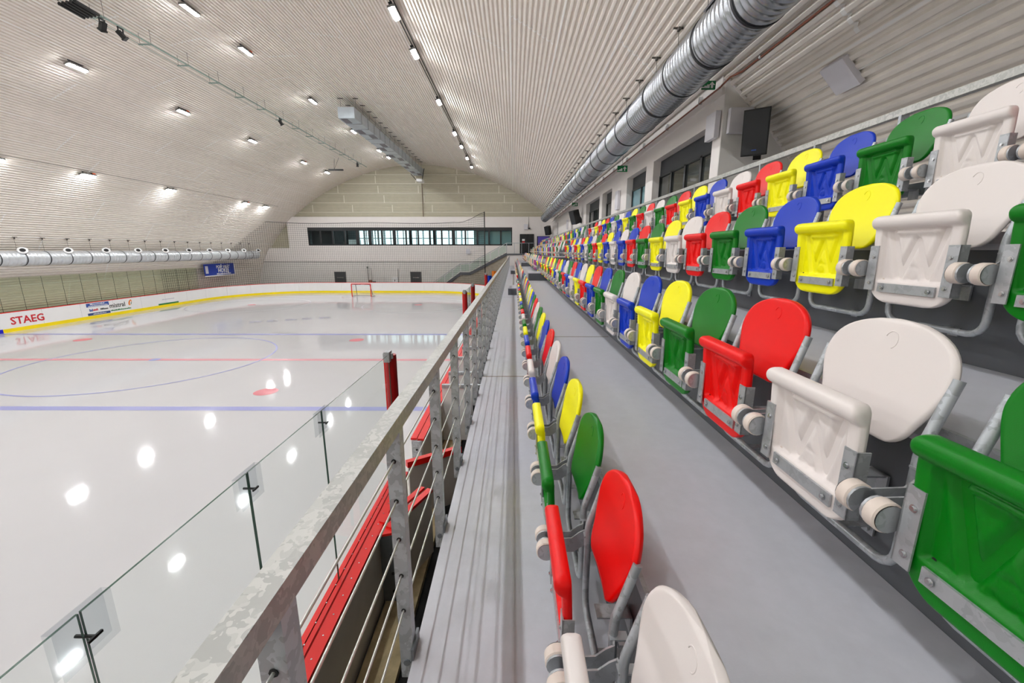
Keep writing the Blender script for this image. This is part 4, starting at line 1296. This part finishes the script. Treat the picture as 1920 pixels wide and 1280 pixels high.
gb = thing('gear_rack', 'rack of blue and yellow gear below the end deck', 'rack', (-2.4, 45.0, ICE))
for k, (x, z, m) in enumerate(((-2.6, -3.0, 'ch_blue'), (-2.1, -2.5, 'ad_orange'), (-2.2, -3.1, 'ad_navy'), (-1.7, -2.7, 'black'), (-2.6, -3.6, 'ch_blue'))):
    obj('bag', MB().tube([(x, 45.2, z - .35), (x, 45.2, z - .25), (x, 45.2, z + .25), (x, 45.2, z + .35)], .24, 8), m, gb)
obj('frame', MB().box(-2.95, -1.3, 45.15, 45.45, ICE, ICE + .9), 'dark_steel', gb)

def antenna(lab, loc, n, up, w, h, d):
    t = thing('antenna_panel', lab, 'antenna', loc)
    M = frame(loc, Vector(up).cross(Vector(n)), up)
    obj('cover', MB().obox(M, w, h, d), 'antenna', t)
    obj('mount', MB().obox(M @ Matrix.Translation((0, 0, -d / 2 - .02)), w * .3, h * .3, .05), 'joint', t)
    return t
antenna('white panel antenna on the front corner of the white wall end', (WX - .08, 9.33, 2.5), (-1, 0, .0), (0, 0, 1), .42, .5, .1)
antenna('white panel antenna on the grey end wall beside the loudspeaker', (4.5, 8.99, 2.52), (0, -1, 0), (0, 0, 1), .44, .46, .1)
antenna('white panel antenna on the white wall beyond the glazed door', (WX - .06, 17.3, 1.95), (-1, 0, 0), (0, 0, 1), .45, .7, .1)
antenna('small white panel antenna far along the white upstairs wall', (WX - .06, 33.0, 1.95), (-1, 0, 0), (0, 0, 1), .45, .7, .1)
antenna('white panel antenna below the window band on the end wall', (fx(872), FY - .1, -.1), (0, -1, 0), (0, 0, 1), .45, .6, .08)
a = antenna('white panel antenna with black box on the end wall', (fx(980), FY - .12, 2.55), (0, -1, 0), (0, 0, 1), .45, .55, .1)
obj('black_box', MB().box(fx(984), fx(988), FY - .2, FY - .05, 2.3, 2.45), 'black', a); obj('feed_pipe', MB().tube([(fx(985), FY - .08, 2.5), (fx(985), FY - .08, 3.6)], .02, 4), 'joint', a)
# square panel on the sloping ceiling near the viewer
pz = 2.55; px = None
px = XC + roof_hw(pz) - .12
slope = Vector((roof_hw(pz - .2) - roof_hw(pz + .2), 0, -.4)).normalized()
nin = Vector((slope.z, 0, -slope.x)); 
if nin.x > 0: nin = -nin
a = antenna('square white panel antenna on the dark sloping ceiling', (px, 6.9, pz), tuple(nin), tuple(-slope), .46, .46, .09)
cd = thing('conduit', 'pale conduit running along the sloping ceiling behind the white panel', 'pipe', (px + .05, 5, pz))
q0 = px + .08
obj('pipe', MB().tube([(q0, -3, pz), (q0, 9.1, pz)], .014, 5), 'roof_lap', cd)
cp = thing('copper_pipe', 'thin copper pipe along the ceiling above the white wall top', 'pipe', (WX - .2, 9, ZT))
zc_ = roof_z(WX + .05) - .06
obj('pipe', MB().tube([(WX + .05, -3, zc_), (WX + .05, 8.6, zc_), (WX - .02, 8.9, zc_ + .02), (WX - .12, 9.1, zc_ - .1), (WX - .12, 43, zc_ - .1)], .018, 6), 'copper', cp)
for y in np.arange(-2, 42, 2.0): obj('clip', MB().box(WX - .14 if y > 9 else WX + .02, WX - .07 if y > 9 else WX + .1, y - .02, y + .02, zc_ - .12 if y > 9 else zc_ - .02, zc_ + .03), 'bolt', cp)

def loudspeaker(lab, c, rz, w=.42, h=.62, d=.4, tilt=R(18)):
    t = thing('loudspeaker', lab, 'loudspeaker', c)
    M = Matrix.Translation(c) @ Matrix.Rotation(rz, 4, 'Z') @ Matrix.Rotation(tilt, 4, 'X')
    poly = [(-w / 2, -d / 2), (w / 2, -d / 2), (w * .36, d / 2), (-w * .36, d / 2)]
    mb = MB(); vs = [tuple(M @ Vector((p[0], p[1], -h / 2))) for p in poly] + [tuple(M @ Vector((p[0], p[1], h / 2))) for p in poly]
    obj('cabinet', mb.add(vs, [(3, 2, 1, 0), (4, 5, 6, 7), (0, 1, 5, 4), (1, 2, 6, 5), (2, 3, 7, 6), (3, 0, 4, 7)]), 'black', t)
    obj('front_grille', MB().obox(M @ Matrix.Translation((0, -d / 2 - .012, 0)), w * .92, .02, h * .94), 'strap', t)
    obj('badge', MB().obox(M @ Matrix.Translation((0, -d / 2 - .024, -h * .38)), .08, .004, .02), 'ad_blue', t)
    obj('bracket', MB().obox(M @ Matrix.Translation((0, d / 2 + .06, -h * .3)), .1, .2, .06).obox(M @ Matrix.Translation((w * .0, d / 2 + .12, -h * .35)), .14, .03, .4), 'black', t)
    return t
loudspeaker('big black loudspeaker on the grey end wall under the sloping ceiling', (4.66, 8.6, 2.2), R(-35), .44, .8, .46, R(10))
loudspeaker('black loudspeaker on the white wall beyond the dark three-pane window', (WX - .42, 26.3, 2.0), R(-62), .5, .8, .45)
loudspeaker('black loudspeaker in the far right corner of the hall', (WX - .5, 45.6, 2.1), R(-40), .6, .9, .5)

def exit_sign(lab, x, y, z, w, h):
    t = thing('exit_sign', lab, 'sign', (x, y, z))
    obj('plate', MB().box(x - w / 2, x + w / 2, y - .02, y + .02, z - h / 2, z + h / 2), 'sign_green', t)
    mb = MB()
    ax = x + w * .22
    mb.prism([(ax - .02, z - h * .36), (ax + .02, z - h * .36), (ax + .02, z + .0), (ax + .06, z), (ax, z + h * .38), (ax - .06, z), (ax - .02, z)], 'y', y - .026, y - .02)
    bx_ = x - w * .22
    mb.box(bx_ - .09, bx_ + .07, y - .026, y - .02, z - h * .36, z - h * .24).box(bx_ - .03, bx_ + .07, y - .026, y - .02, z - h * .24, z - h * .1).box(bx_ + .02, bx_ + .07, y - .026, y - .02, z - h * .1, z + h * .05)
    obj('pictogram', mb, 'ad_white', t)
    obj('hanger', MB().tube([(x, y, z + h / 2), (x, y, z + h / 2 + .5)], .008, 4), 'joint', t)
    return t
exit_sign('green exit sign hanging under the spiral duct beside the wall end', 3.82, 9.0, 3.16, .26, .15)
exit_sign('green exit sign hanging below the duct beyond the first one', 3.75, 15.2, 2.75, .34, .2)
exit_sign('green exit sign hanging far along the duct', 3.75, 26.5, 2.75, .34, .2)

# banner on the left wall
bn = thing('banner', 'blue banner with white lettering on the left curved wall', 'banner', (-27.95, 39.5, -1.7))
bxx = -27.75
obj('cloth', MB().box(bxx - .02, bxx, 37.5, 41.6, -2.25, -1.2), 'banner_blue', bn)
obj('border', MB().box(bxx - .018, bxx + .004, 37.5, 41.65, -2.32, -2.24).box(bxx - .018, bxx + .004, 41.55, 41.66, -2.3, -1.2), 'ad_white', bn)
obj('side_label', MB().box(bxx - .01, bxx + .004, 37.65, 38.0, -2.05, -1.38), 'ad_faint', bn)
text('lettering', 'POJĎ HRÁT', .36, 'ad_white', bn, frame((bxx + .006, 40.0, -1.5), (0, 1, 0), (0, 0, 1)), bold=.015)
text('lettering', 'HOKEJ', .50, 'ad_white', bn, frame((bxx + .006, 40.0, -1.84), (0, 1, 0), (0, 0, 1)), bold=.02)
mb = MB(); rw = random.Random(3); y = 39.05
while y < 40.95:
    w = rw.uniform(.05, .11); mb.box(bxx, bxx + .006, y, y + w, -2.19, -2.10 + rw.choice((0, 0, .03))); y += w + .025
tag(obj('small_print', mb, 'ad_white', bn), kind='stuff')
